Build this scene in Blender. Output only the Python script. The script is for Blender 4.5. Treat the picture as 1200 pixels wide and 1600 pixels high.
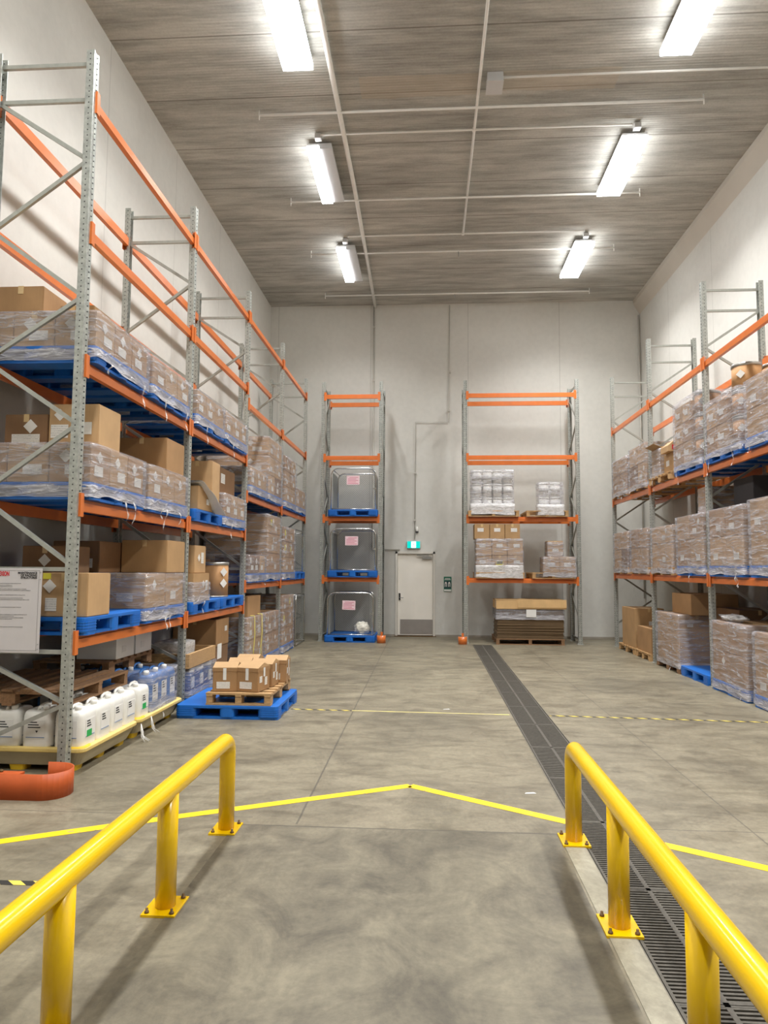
import bpy, bmesh, math, random
from mathutils import Vector, Matrix, noise
random.seed(7)
for o in list(bpy.data.objects): bpy.data.objects.remove(o)
S = bpy.context.scene
C = S.collection

# ------------------------------------------------------------------ camera
HC, YAW, PITCH, ROLL, FPX = 1.698, -0.0655, 0.0796, 0.0067, 1096.1
cy, sy, cp, sp, cr, sr = math.cos(YAW), math.sin(YAW), math.cos(PITCH), math.sin(PITCH), math.cos(ROLL), math.sin(ROLL)
right0 = Vector((cy, -sy, 0)); fwd = Vector((sy*cp, cy*cp, sp)); up0 = Vector((-sy*sp, -cy*sp, cp))
rgt = right0*cr + up0*sr; upv = up0*cr - right0*sr
cam = bpy.data.cameras.new('camera'); camo = bpy.data.objects.new('camera', cam); C.objects.link(camo)
m = Matrix((rgt, upv, -fwd)).transposed().to_4x4(); m.translation = Vector((0, 0, HC)); camo.matrix_world = m
cam.sensor_fit = 'VERTICAL'; cam.sensor_height = 24.0; cam.sensor_width = 18.0
cam.lens = FPX/1600*24.0; cam.clip_start = 0.005; cam.clip_end = 100
S.camera = camo

# ------------------------------------------------------------------ world, exposure
w = bpy.data.worlds.new('world'); S.world = w; w.use_nodes = True
w.node_tree.nodes['Background'].inputs[0].default_value = (1, 1, 1, 1)
w.node_tree.nodes['Background'].inputs[1].default_value = 0.0
S.view_settings.view_transform = 'Standard'; S.view_settings.look = 'None'
S.view_settings.gamma = 1; S.view_settings.use_curve_mapping = False
S.view_settings.exposure = 0.07
LAMP_WATTS = 140.0
LAMP_SPREAD = 131.0
LAMP_COLOR = (0.985, 0.99, 1.0)

# measured frame of the room (metres)
WL, WR, WB, WF, HH = -4.159, 5.294, 17.692, -6.0, 8.505
LX, LY, P = -2.97, 5.67, 2.677
RX, RYF = 4.143, 16.03
BY = 16.286

# ------------------------------------------------------------------ materials
MATS = {}
def srgb(r, g, b):
    f = lambda c: (c/255/12.92 if c/255 <= .04045 else ((c/255+.055)/1.055)**2.4)
    return (f(r), f(g), f(b), 1)
class N:
    def __init__(s, name):
        s.m = bpy.data.materials.new(name); s.m.use_nodes = True; s.t = s.m.node_tree
        s.b = s.t.nodes['Principled BSDF']; s.out = s.t.nodes['Material Output']
    def n(s, typ, **k):
        x = s.t.nodes.new(typ)
        for a, v in k.items(): setattr(x, a, v)
        return x
    def l(s, a, b): s.t.links.new(a, b)
    def math(s, op, a, b=None, c=None):
        x = s.n('ShaderNodeMath', operation=op)
        for i, v in enumerate((a, b, c)):
            if v is None: continue
            if isinstance(v, (int, float)): x.inputs[i].default_value = v
            else: s.l(v, x.inputs[i])
        return x.outputs[0]
    def noise(s, vec, scale, detail=4, rough=.55, sc=(1, 1, 1), dist=0):
        mp = s.n('ShaderNodeMapping'); mp.inputs['Scale'].default_value = sc; s.l(vec, mp.inputs[0])
        t = s.n('ShaderNodeTexNoise'); t.inputs['Scale'].default_value = scale
        t.inputs['Detail'].default_value = detail; t.inputs['Roughness'].default_value = rough
        t.inputs['Distortion'].default_value = dist
        s.l(mp.outputs[0], t.inputs['Vector']); return t.outputs[0]
    def ramp(s, fac, *st):
        r = s.n('ShaderNodeValToRGB'); e = r.color_ramp.elements
        while len(e) < len(st): e.new(.5)
        for i, (p, c) in enumerate(st):
            e[i].position = p; e[i].color = c if len(c) == 4 else (*c, 1)
        s.l(fac, r.inputs[0]); return r.outputs[0]
    def mix(s, fac, a, b, bt='MIX'):
        x = s.n('ShaderNodeMix', data_type='RGBA', blend_type=bt)
        for i, v in ((0, fac), (6, a), (7, b)):
            if isinstance(v, (int, float)): x.inputs[i].default_value = v
            elif isinstance(v, tuple): x.inputs[i].default_value = v
            else: s.l(v, x.inputs[i])
        return x.outputs[2]
    def bump(s, h, strength=.3, dist=.01):
        b = s.n('ShaderNodeBump'); b.inputs['Strength'].default_value = strength
        b.inputs['Distance'].default_value = dist; s.l(h, b.inputs['Height'])
        s.l(b.outputs[0], s.b.inputs['Normal'])
def mat(name, col, rough=.5, metal=0, var=.12, vs=6, bump=0, spec=.5, coat=0):
    if name in MATS: return MATS[name]
    q = N(name); tc = q.n('ShaderNodeTexCoord').outputs['Object']
    nz = q.noise(tc, vs, 5)
    d = tuple(c*(1-var) for c in col[:3])+(1,); u = tuple(min(1, c*(1+var)) for c in col[:3])+(1,)
    q.l(q.ramp(nz, (.3, d), (.7, u)), q.b.inputs['Base Color'])
    q.b.inputs['Roughness'].default_value = rough; q.b.inputs['Metallic'].default_value = metal
    q.b.inputs['Specular IOR Level'].default_value = spec
    q.b.inputs['Coat Weight'].default_value = coat
    if bump: q.bump(nz, bump, .004)
    MATS[name] = q.m; return q.m

M = {}
M['orange'] = mat('orange_powder_coat', srgb(214, 115, 50), .32, var=.06, coat=.2)
M['guard'] = mat('orange_guard_paint', srgb(186, 84, 34), .5, var=.1, vs=9)
M['blue'] = mat('blue_plastic', srgb(22, 104, 190), .42, var=.08)
M['yellow'] = mat('yellow_gloss_paint', srgb(230, 186, 6), .22, var=.04, vs=3, coat=.3)
M['bund'] = mat('aged_yellow_plastic', srgb(224, 196, 118), .5, var=.12, vs=5)
M['bundyellow'] = mat('bright_yellow_plastic', srgb(230, 190, 40), .5, var=.1, vs=5)
M['bundgrey'] = mat('dusty_bund_wall', srgb(170, 158, 128), .7, var=.12, vs=4)
M['white_pl'] = mat('white_plastic', srgb(232, 230, 222), .35, var=.03)
M['blue_can'] = mat('blue_can_plastic', srgb(50, 110, 178), .4, var=.08)
M['paper'] = mat('white_paper', srgb(226, 224, 218), .7, var=.03)
M['pinkpaper'] = mat('pink_printed_paper', srgb(240, 208, 214), .7, var=.04)
M['yellowpaper'] = mat('yellow_paper', srgb(226, 214, 70), .7, var=.05)
M['black'] = mat('black_plastic', srgb(26, 26, 28), .5, var=.1)
M['dark'] = mat('dark_grey_fabric_board', srgb(52, 50, 52), .8, var=.1)
M['steel'] = mat('brushed_steel', srgb(170, 170, 168), .35, metal=.9, var=.08)
M['chrome'] = mat('chromed_tube', srgb(205, 205, 200), .22, metal=.95, var=.04)
M['pipe'] = mat('white_painted_conduit', srgb(238, 236, 230), .5, var=.05)
M['pipewall'] = mat('wall_coloured_conduit', srgb(190, 186, 176), .5, var=.05)
M['doorleaf'] = mat('cream_door_paint', srgb(238, 232, 220), .45, var=.03, vs=2)
M['kick'] = mat('satin_kick_plate', srgb(150, 143, 136), .5, metal=.15, var=.06)
M['frame'] = mat('door_frame_paint', srgb(214, 209, 198), .5, var=.04)
M['green'] = mat('green_sign_paint', srgb(20, 110, 84), .5, var=.05)
M['greenlabel'] = mat('green_label_print', srgb(40, 170, 84), .5, var=.05)
M['darkgreen'] = mat('dark_green_print', srgb(32, 66, 66), .5, var=.05)
M['red'] = mat('red_print', srgb(200, 40, 48), .5, var=.05)
M['ink'] = mat('black_ink', srgb(40, 40, 42), .6, var=.05)
M['greyink'] = mat('grey_ink', srgb(120, 118, 118), .6, var=.05)
M['inkblue'] = mat('blue_ink', srgb(70, 110, 160), .6, var=.05)
M['signwhite'] = mat('white_sign_board', srgb(205, 200, 200), .5, var=.02)
M['ring'] = mat('drum_ring_steel', srgb(180, 178, 172), .3, metal=.8, var=.06)
M['pail'] = mat('white_pail_plastic', srgb(236, 232, 222), .4, var=.05)
M['foam'] = mat('white_foam_sheet', srgb(232, 230, 224), .6, var=.04)
M['grate'] = mat('cast_grate_iron', srgb(82, 77, 68), .65, metal=.1, var=.25, vs=30)
M['grateframe'] = mat('grate_edge_steel', srgb(112, 106, 94), .5, metal=.4, var=.2, vs=20)
M['pit'] = mat('drain_pit', srgb(30, 28, 26), .9, var=.1)
M['striptape'] = mat('packing_tape', srgb(206, 176, 128), .25, var=.05)
M['lidtape'] = mat('pale_packing_tape', srgb(228, 204, 168), .25, var=.05)
M['strap'] = mat('yellow_strap_plastic', srgb(214, 200, 110), .4, var=.05)
M['bolt'] = mat('rusty_bolt', srgb(110, 84, 50), .6, metal=.4, var=.2, vs=50)
M['housing'] = mat('lamp_housing', srgb(205, 205, 205), .45, var=.03)
M['unlit'] = mat('unlit_diffuser', srgb(210, 212, 214), .4, var=.03)

def cardboard(name, col):
    q = N(name); tc = q.n('ShaderNodeTexCoord').outputs['Object']
    nz = q.noise(tc, 3, 4); fine = q.noise(tc, 60, 2, sc=(1, 1, .1))
    c = q.ramp(nz, (.3, tuple(x*.88 for x in col[:3])+(1,)), (.7, tuple(min(1, x*1.1) for x in col[:3])+(1,)))
    c = q.mix(.12, c, fine, 'MULTIPLY')
    q.l(c, q.b.inputs['Base Color']); q.b.inputs['Roughness'].default_value = .75
    q.bump(fine, .12, .002); return q.m
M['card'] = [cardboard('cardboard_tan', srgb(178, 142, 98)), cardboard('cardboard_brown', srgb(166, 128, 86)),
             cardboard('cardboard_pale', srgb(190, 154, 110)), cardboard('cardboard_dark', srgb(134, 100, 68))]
M['cardold'] = cardboard('weathered_board', srgb(112, 90, 62))
M['drum'] = cardboard('fibre_drum_board', srgb(186, 140, 92))

def wood(name, col):
    q = N(name); tc = q.n('ShaderNodeTexCoord').outputs['Object']
    g = q.noise(tc, 9, 6, .6, sc=(1, 8, 8), dist=1.2)
    q.l(q.ramp(g, (.25, tuple(x*.55 for x in col[:3])+(1,)), (.55, col), (.8, tuple(min(1, x*1.3) for x in col[:3])+(1,))), q.b.inputs['Base Color'])
    q.b.inputs['Roughness'].default_value = .8; q.bump(g, .3, .004); return q.m
M['wood'] = wood('pallet_timber', srgb(190, 152, 104))
M['woodold'] = wood('old_pallet_timber', srgb(140, 106, 74))

def galv():
    q = N('galvanised_steel_perforated'); tc = q.n('ShaderNodeTexCoord'); ob = tc.outputs['Object']
    sx = q.n('ShaderNodeSeparateXYZ'); q.l(ob, sx.inputs[0]); X, Y, Z = sx.outputs
    nz = q.noise(ob, 25, 3)
    base = q.ramp(nz, (.3, srgb(150, 152, 146)), (.7, srgb(186, 188, 180)))
    zz = q.math('ABSOLUTE', q.math('SUBTRACT', q.math('FRACT', q.math('MULTIPLY', Z, 20.0)), .5))
    zz = q.math('MULTIPLY', zz, .05)
    geo = q.n('ShaderNodeNewGeometry')
    def dots(a, off):
        d = q.math('ABSOLUTE', q.math('SUBTRACT', q.math('ABSOLUTE', a), off))
        return q.math('LESS_THAN', q.math('SQRT', q.math('ADD', q.math('MULTIPLY', d, d), q.math('MULTIPLY', zz, zz))), .0062)
    sn = q.n('ShaderNodeSeparateXYZ'); q.l(tc.outputs['Normal'], sn.inputs[0])
    fx = q.math('GREATER_THAN', q.math('ABSOLUTE', sn.outputs[0]), .5); fy = q.math('GREATER_THAN', q.math('ABSOLUTE', sn.outputs[1]), .5)
    h = q.math('ADD', q.math('MULTIPLY', dots(Y, .022), fx), q.math('MULTIPLY', dots(X, .0), fy))
    q.l(q.mix(h, base, srgb(50, 50, 48)), q.b.inputs['Base Color'])
    q.l(q.math('MULTIPLY', q.math('SUBTRACT', 1.0, h), .45), q.b.inputs['Metallic'])
    q.b.inputs['Roughness'].default_value = .42; return q.m
M['upright'] = galv()
M['galv'] = mat('galvanised_brace', srgb(170, 171, 163), .42, metal=.45, var=.08, vs=25)

def film():
    q = N('clear_stretch_film'); tc = q.n('ShaderNodeTexCoord').outputs['Object']
    a = q.noise(tc, 2.6, 6, .6, sc=(1, 1, 7), dist=.9); b = q.noise(tc, 7, 4, .55, sc=(1, 1, 5), dist=1.2)
    t = q.n('ShaderNodeBsdfTransparent'); t.inputs[0].default_value = (.97, .97, .98, 1)
    q.b.inputs['Base Color'].default_value = srgb(196, 194, 198); q.b.inputs['Roughness'].default_value = .12
    q.b.inputs['Specular IOR Level'].default_value = .9
    mx = q.n('ShaderNodeMixShader')
    sz = q.n('ShaderNodeSeparateXYZ'); q.l(tc, sz.inputs[0])
    rn = q.noise(tc, 1.3, 2, .45, sc=(1, 1, 8), dist=.4)
    ridge = q.math('POWER', q.math('SUBTRACT', 1.0, q.math('ABSOLUTE', q.math('MULTIPLY', q.math('SUBTRACT', rn, .5), 2.0))), 26.0)
    rn2 = q.noise(tc, 2.6, 2, .45, sc=(1, 1, 4), dist=.6)
    ridge2 = q.math('POWER', q.math('SUBTRACT', 1.0, q.math('ABSOLUTE', q.math('MULTIPLY', q.math('SUBTRACT', rn2, .56), 2.0))), 34.0)
    ridge_glint = q.math('MAXIMUM', ridge, ridge2)  # crinkle highlights painted as thin bright opacity lines, with matching bump
    base = q.math('MULTIPLY', q.math('LESS_THAN', q.math('ADD', sz.outputs[2], q.math('MULTIPLY', b, .06)), .135), .30)
    fa = q.math('MINIMUM', q.math('ADD', q.math('MULTIPLY', q.ramp(a, (.38, (.17,)*3), (.53, (.28,)*3), (.66, (.72,)*3)), 1.0), q.math('ADD', base, q.math('MULTIPLY', ridge_glint, .24))), .93)  # ramp also puts white gloss streaks into the film opacity
    q.l(fa, mx.inputs[0]); q.l(t.outputs[0], mx.inputs[1]); q.l(q.b.outputs[0], mx.inputs[2])
    q.l(mx.outputs[0], q.out.inputs['Surface'])
    hh = q.math('ADD', q.math('MULTIPLY', a, 1.0), q.math('ADD', q.math('MULTIPLY', b, .5), q.math('MULTIPLY', ridge_glint, .3))); q.bump(hh, .75, .03)
    return q.m
M['film'] = film()
def film2():
    q = N('milky_stretch_film'); tc = q.n('ShaderNodeTexCoord').outputs['Object']
    a = q.noise(tc, 9, 5, .6, sc=(1, 1, 3), dist=1.0)
    t = q.n('ShaderNodeBsdfTransparent'); q.b.inputs['Base Color'].default_value = srgb(232, 230, 228); q.b.inputs['Roughness'].default_value = .2
    mx = q.n('ShaderNodeMixShader'); q.l(q.ramp(a, (.3, (.4,)*3), (.65, (.85,)*3)), mx.inputs[0])
    q.l(t.outputs[0], mx.inputs[1]); q.l(q.b.outputs[0], mx.inputs[2]); q.l(mx.outputs[0], q.out.inputs['Surface']); q.bump(a, .8, .02)
    return q.m
M['milky'] = film2()

def printed(name, kind):
    q = N(name); g = q.n('ShaderNodeTexCoord').outputs['Generated']
    sx = q.n('ShaderNodeSeparateXYZ'); q.l(g, sx.inputs[0])
    X, Y, Z = sx.outputs
    base = srgb(226, 223, 216)
    if kind == 'slip':
        ln = q.math('LESS_THAN', q.math('FRACT', q.math('MULTIPLY', Z, 6.0)), .38)
        nz = q.noise(g, 14, 2, sc=(3, 3, .6)); nn = q.math('GREATER_THAN', nz, .5)
        inn = q.math('MULTIPLY', q.math('GREATER_THAN', Z, .12), q.math('LESS_THAN', Z, .9))
        q.l(q.mix(q.math('MULTIPLY', q.math('MULTIPLY', q.math('MULTIPLY', ln, nn), inn), .55), base, srgb(70, 70, 74)), q.b.inputs['Base Color'])
    else:
        a = q.math('ABSOLUTE', q.math('SUBTRACT', q.math('MAXIMUM', X, Y) if False else X, .5)); b = q.math('ABSOLUTE', q.math('SUBTRACT', Z, .5))
        c = q.math('ABSOLUTE', q.math('SUBTRACT', Y, .5))
        s1 = q.math('ADD', q.math('MAXIMUM', a, c), b)
        edge = q.math('MULTIPLY', q.math('GREATER_THAN', s1, .41), q.math('LESS_THAN', s1, .45))
        nz = q.noise(g, 9, 2); blob = q.math('MULTIPLY', q.math('GREATER_THAN', nz, .52), q.math('LESS_THAN', s1, .2))
        q.l(q.mix(q.math('MULTIPLY', q.math('MAXIMUM', edge, blob), .6), base, srgb(80, 78, 76)), q.b.inputs['Base Color'])
    q.b.inputs['Roughness'].default_value = .6; return q.m
M['slip'] = printed('printed_shipping_label', 'slip')
M['diamond'] = printed('printed_hazard_diamond', 'diamond')

def striped():
    q = N('black_yellow_hazard_tape'); o = q.n('ShaderNodeTexCoord').outputs['Object']
    sx = q.n('ShaderNodeSeparateXYZ'); q.l(o, sx.inputs[0])
    f = q.math('FRACT', q.math('MULTIPLY', q.math('ADD', sx.outputs[0], q.math('MULTIPLY', sx.outputs[1], 1.2)), 7.0))
    q.l(q.mix(q.math('GREATER_THAN', f, .5), srgb(222, 200, 80), srgb(40, 38, 34)), q.b.inputs['Base Color'])
    q.b.inputs['Roughness'].default_value = .6; return q.m
M['hazard'] = striped()
def linepaint():
    q = N('worn_yellow_floor_line'); o = q.n('ShaderNodeTexCoord').outputs['Object']
    nz = q.noise(o, 9, 6, .7); nz2 = q.noise(o, 2.0, 2)
    wear = q.math('GREATER_THAN', q.math('ADD', nz, q.math('MULTIPLY', nz2, .3)), .78)
    q.l(q.mix(wear, srgb(246, 206, 22), srgb(178, 158, 90)), q.b.inputs['Base Color'])
    q.b.inputs['Roughness'].default_value = .5; return q.m
M['line'] = linepaint()
def linepale():
    q = N('faded_floor_tape'); o = q.n('ShaderNodeTexCoord').outputs['Object']
    nz = q.noise(o, 6, 5, .7)
    q.l(q.ramp(nz, (.4, srgb(214, 200, 120)), (.6, srgb(188, 176, 128))), q.b.inputs['Base Color'])
    q.b.inputs['Roughness'].default_value = .7; return q.m
M['faded'] = linepale()

def concrete_floor():
    q = N('power_floated_concrete'); g = q.n('ShaderNodeTexCoord').outputs['Object']
    sx = q.n('ShaderNodeSeparateXYZ'); q.l(g, sx.inputs[0]); X, Y, Z = sx.outputs
    big = q.noise(g, .55, 5, .6, sc=(1, 1.3, 1), dist=.8); mid = q.noise(g, 2.6, 7, .68, sc=(1, 2.2, 1), dist=.6); fine = q.noise(g, 26, 5, .7)
    c = q.ramp(big, (.3, srgb(116, 108, 90)), (.52, srgb(136, 127, 106)), (.75, srgb(152, 143, 121)))
    c = q.mix(.5, c, q.ramp(mid, (.36, (.42, .41, .39)), (.5, (.78, .775, .76)), (.62, (1, 1, .98))), 'MULTIPLY')
    c = q.mix(.4, c, q.ramp(fine, (.3, (.5, .5, .5)), (.62, (1.15, 1.15, 1.15))), 'MULTIPLY')
    sm = q.noise(g, 1.1, 8, .78, sc=(1.6, 1, 1), dist=1.6)
    c = q.mix(.55, c, q.ramp(sm, (.38, (.55, .54, .52)), (.5, (.9, .9, .89)), (.6, (1, 1, 1))), 'MULTIPLY')
    scr = q.noise(g, 5.0, 6, .8, sc=(.5, 3.5, 1), dist=2.0)
    c = q.mix(q.math('MULTIPLY', q.math('GREATER_THAN', scr, .66), .22), c, srgb(82, 76, 62))
    c = q.mix(q.math('MULTIPLY', q.math('LESS_THAN', scr, .33), .25), c, srgb(178, 170, 150))
    st = q.noise(g, 3.1, 3, .5, dist=.3); st2 = q.noise(g, .9, 2)
    stain = q.math('MULTIPLY', q.math('GREATER_THAN', st, .69), q.math('GREATER_THAN', st2, .45))
    c = q.mix(q.math('MULTIPLY', stain, .3), c, srgb(96, 90, 78))
    # skid marks along the driving direction of trucks
    sk = q.noise(g, 1.6, 5, .75, sc=(6, .6, 1), dist=.5)
    c = q.mix(q.math('MULTIPLY', q.math('GREATER_THAN', sk, .64), .10), c, srgb(90, 86, 76))
    def line(v, at, wd): return q.math('LESS_THAN', q.math('ABSOLUTE', q.math('SUBTRACT', v, at)), wd)
    wob = q.math('MULTIPLY', q.math('SUBTRACT', mid, .5), .012)
    Xw = q.math('ADD', X, wob)
    j = q.math('MULTIPLY', line(q.math('ADD', Xw, q.math('MULTIPLY', q.math('SUBTRACT', Y, 4.8), .007)), -.88, .007), q.math('GREATER_THAN', Y, 4.76))
    j2 = line(Xw, 2.10, .006)
    j3 = line(q.math('ADD', Y, wob), 4.86, .006)
    j3 = q.math('MULTIPLY', j3, q.math('MAXIMUM', q.math('LESS_THAN', X, -1.2), q.math('GREATER_THAN', X, 1.36)))
    j4 = q.math('MULTIPLY', line(q.math('ADD', Y, q.math('MULTIPLY', wob, 2)), 4.72, .010), q.math('MULTIPLY', q.math('GREATER_THAN', X, -1.3), q.math('LESS_THAN', X, .82)))
    j5 = line(q.math('ADD', Y, wob), 8.75, .004)
    j = q.math('MAXIMUM', q.math('MAXIMUM', j, q.math('MULTIPLY', j5, .35)), q.math('MAXIMUM', q.math('MULTIPLY', j2, .8), q.math('MAXIMUM', q.math('MULTIPLY', j3, .8), j4)))
    c = q.mix(q.math('MULTIPLY', j, .7), c, srgb(70, 66, 58))
    q.l(c, q.b.inputs['Base Color'])
    q.l(q.ramp(mid, (.3, (.36,)*3), (.7, (.6,)*3)), q.b.inputs['Roughness'])
    q.bump(q.math('ADD', fine, q.math('MULTIPLY', j, -2.0)), .12, .004)
    return q.m
def slab(name, lo, hi):
    q = N(name); g = q.n('ShaderNodeTexCoord').outputs['Object']
    mid = q.noise(g, 2.2, 7, .68, sc=(1, .9, 1), dist=.9); fine = q.noise(g, 24, 5, .7); br = q.noise(g, 11, 3, .6, sc=(1, .12, 1))
    c = q.ramp(mid, (.34, lo), (.6, hi)); c = q.mix(.4, c, q.ramp(fine, (.3, (.5,)*3), (.62, (1,)*3)), 'MULTIPLY')
    c = q.mix(.3, c, q.ramp(br, (.35, (.55,)*3), (.6, (1,)*3)), 'MULTIPLY')
    sm = q.noise(g, 1.3, 8, .78, dist=1.8); c = q.mix(.6, c, q.ramp(sm, (.38, (.6, .59, .57)), (.5, (.9, .9, .89)), (.6, (1.08, 1.08, 1.06))), 'MULTIPLY')
    scr = q.noise(g, 6.0, 6, .8, sc=(3, .6, 1), dist=1.5); c = q.mix(q.math('MULTIPLY', q.math('GREATER_THAN', scr, .67), .25), c, srgb(72, 66, 54))
    q.l(c, q.b.inputs['Base Color']); q.b.inputs['Roughness'].default_value = .5; q.bump(fine, .12, .004); return q.m
def wallmat(name, seams):
    q = N(name); g = q.n('ShaderNodeTexCoord').outputs['Object']
    sx = q.n('ShaderNodeSeparateXYZ'); q.l(g, sx.inputs[0]); X, Y, Z = sx.outputs
    big = q.noise(g, .5, 4); fine = q.noise(g, 9, 5, .6)
    c = q.ramp(big, (.3, srgb(204, 202, 194)), (.7, srgb(216, 214, 206)))
    c = q.mix(.1, c, q.ramp(fine, (.35, (.6,)*3), (.6, (1,)*3)), 'MULTIPLY')
    scuff = q.noise(g, 2.0, 6, .7, sc=(1, 1, .5)); low = q.math('LESS_THAN', Z, 1.6)
    c = q.mix(q.math('MULTIPLY', q.math('MULTIPLY', q.math('GREATER_THAN', scuff, .64), low), .12), c, srgb(120, 114, 104))
    if seams:
        ax = X if seams[0] == 'x' else Y; j = None
        for s in seams[1:]:
            k = q.math('LESS_THAN', q.math('ABSOLUTE', q.math('SUBTRACT', ax, s)), .008)
            j = k if j is None else q.math('MAXIMUM', j, k)
        c = q.mix(q.math('MULTIPLY', j, .3), c, srgb(110, 106, 98))
    q.l(c, q.b.inputs['Base Color']); q.b.inputs['Roughness'].default_value = .7; q.bump(fine, .05, .004); return q.m
def ceilmat():
    q = N('ribbed_precast_ceiling'); g = q.n('ShaderNodeTexCoord').outputs['Object']
    sx = q.n('ShaderNodeSeparateXYZ'); q.l(g, sx.inputs[0]); X, Y, Z = sx.outputs
    big = q.noise(g, .6, 5, .6, sc=(.6, 1.6, 1), dist=.5); st = q.noise(g, 2.2, 6, .7, sc=(.35, 3, 1)); fine = q.noise(g, 30, 4, .7)
    c = q.ramp(big, (.3, srgb(172, 170, 162)), (.5, srgb(190, 188, 180)), (.72, srgb(212, 210, 201)))
    c = q.mix(.7, c, q.ramp(st, (.36, (.50, .49, .48)), (.58, (1, 1, 1))), 'MULTIPLY')
    c = q.mix(.2, c, q.ramp(fine, (.35, (.5,)*3), (.6, (1,)*3)), 'MULTIPLY')
    pl = q.math('FRACT', q.math('DIVIDE', q.math('ADD', Y, .06), 1.2)); seam = q.math('LESS_THAN', pl, .018)
    c = q.mix(q.math('MULTIPLY', seam, .6), c, srgb(96, 88, 78))
    # repaired pale patch
    def rng(v, a, b): return q.math('MULTIPLY', q.math('GREATER_THAN', v, a), q.math('LESS_THAN', v, b))
    wx = q.math('ADD', Y, q.math('MULTIPLY', q.math('SUBTRACT', st, .5), .25))
    pt = q.math('MULTIPLY', rng(X, -1.0, .66), rng(wx, 9.2, 9.66)); pt2 = q.math('MULTIPLY', rng(X, .9, 2.6), rng(wx, 9.2, 9.62))
    c = q.mix(q.math('MULTIPLY', q.math('MAXIMUM', pt, pt2), .4), c, srgb(186, 170, 146))
    q.l(c, q.b.inputs['Base Color']); q.b.inputs['Roughness'].default_value = .85
    rb = q.math('SINE', q.math('MULTIPLY', Y, 120.0))
    q.bump(q.math('ADD', q.math('MULTIPLY', rb, .25), q.math('ADD', st, q.math('MULTIPLY', seam, -2.0))), .5, .012); return q.m
def emis(name, col, st):
    q = N(name); e = q.n('ShaderNodeEmission'); e.inputs[0].default_value = col; e.inputs[1].default_value = st
    q.l(e.outputs[0], q.out.inputs['Surface']); return q.m
M['lit'] = emis('lit_diffuser', (.97, .985, 1, 1), 18.0)
M['exitgreen'] = emis('lit_exit_green', srgb(20, 205, 190), 1.3)
M['exitwhite'] = emis('lit_exit_white', (.82, 1, 1, 1), 5.0)

# ------------------------------------------------------------------ mesh helpers
class MB:
    def __init__(s): s.v = []; s.f = []; s.sm = []
    def add(s, vs, fs, smooth=False):
        b = len(s.v); s.v += [tuple(v) for v in vs]; s.f += [tuple(i+b for i in f) for f in fs]; s.sm += [smooth]*len(fs); return s
    def box(s, x0, x1, y0, y1, z0, z1):
        return s.add([(x0, y0, z0), (x1, y0, z0), (x1, y1, z0), (x0, y1, z0), (x0, y0, z1), (x1, y0, z1), (x1, y1, z1), (x0, y1, z1)],
                     [(3, 2, 1, 0), (4, 5, 6, 7), (0, 1, 5, 4), (1, 2, 6, 5), (2, 3, 7, 6), (3, 0, 4, 7)])
    def rings(s, rings, cap=True, smooth=True):
        n = len(rings[0]); b = len(s.v)
        for r in rings: s.v += [tuple(p) for p in r]
        for k in range(len(rings)-1):
            for i in range(n):
                j = (i+1) % n
                s.f.append((b+k*n+i, b+k*n+j, b+(k+1)*n+j, b+(k+1)*n+i)); s.sm.append(smooth)
        if cap:
            s.f.append(tuple(b+i for i in reversed(range(n)))); s.sm.append(False)
            s.f.append(tuple(b+(len(rings)-1)*n+i for i in range(n))); s.sm.append(False)
        return s
    def tube(s, pts, r, n=10, closed=False):
        pts = [Vector(p) for p in pts]; R = []
        u = None
        for i, p in enumerate(pts):
            a = pts[i-1] if i else pts[0]; c = pts[i+1] if i < len(pts)-1 else pts[-1]
            d = (c-a).normalized()
            if u is None:
                u = d.orthogonal().normalized()
            u = (u - d*u.dot(d)).normalized(); v = d.cross(u)
            rr = r[i] if isinstance(r, (list, tuple)) else r
            R.append([p+u*math.cos(2*math.pi*k/n)*rr+v*math.sin(2*math.pi*k/n)*rr for k in range(n)])
        return s.rings(R)
    def lathe(s, prof, n=24, c=(0, 0)):
        return s.rings([[(c[0]+r*math.cos(2*math.pi*k/n), c[1]+r*math.sin(2*math.pi*k/n), z) for k in range(n)] for r, z in prof])
    def bar(s, a, b, w, h):
        a = Vector(a); b = Vector(b); d = (b-a).normalized()
        u = d.cross(Vector((0, 0, 1)));
        if u.length < .01: u = Vector((1, 0, 0))
        u = u.normalized()*w/2; v = d.cross(u).normalized()*h/2
        return s.rings([[a-u-v, a+u-v, a+u+v, a-u+v], [b-u-v, b+u-v, b+u+v, b-u+v]], smooth=False)
    def mesh(s, name, m):
        me = bpy.data.meshes.new(name); me.from_pydata(s.v, [], s.f); me.polygons.foreach_set('use_smooth', s.sm)
        bm = bmesh.new(); bm.from_mesh(me); bmesh.ops.recalc_face_normals(bm, faces=bm.faces); bm.to_mesh(me); bm.free()
        me.materials.append(m); me.update(); return me
def rrect(w, d, r, z, n=4, cx=0, cy=0):
    pts = []
    for qx, qy, a0 in ((1, 1, 0), (-1, 1, 90), (-1, -1, 180), (1, -1, 270)):
        for k in range(n+1):
            a = math.radians(a0+90*k/n)
            pts.append((cx+qx*(w/2-r)+r*math.cos(a), cy+qy*(d/2-r)+r*math.sin(a), z))
    return pts
def place(me, name, parent=None, loc=(0, 0, 0), rot=(0, 0, 0), bevel=0):
    o = bpy.data.objects.new(name, me); C.objects.link(o); o.location = loc; o.rotation_euler = rot
    if parent: o.parent = parent
    if bevel:
        b = o.modifiers.new('bevel', 'BEVEL'); b.width = bevel; b.segments = 2; b.limit_method = 'ANGLE'
    return o
def obj(name, mb, m, parent=None, loc=(0, 0, 0), rot=(0, 0, 0), bevel=0): return place(mb.mesh(name, m), name, parent, loc, rot, bevel)
SEEN = set()
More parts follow.
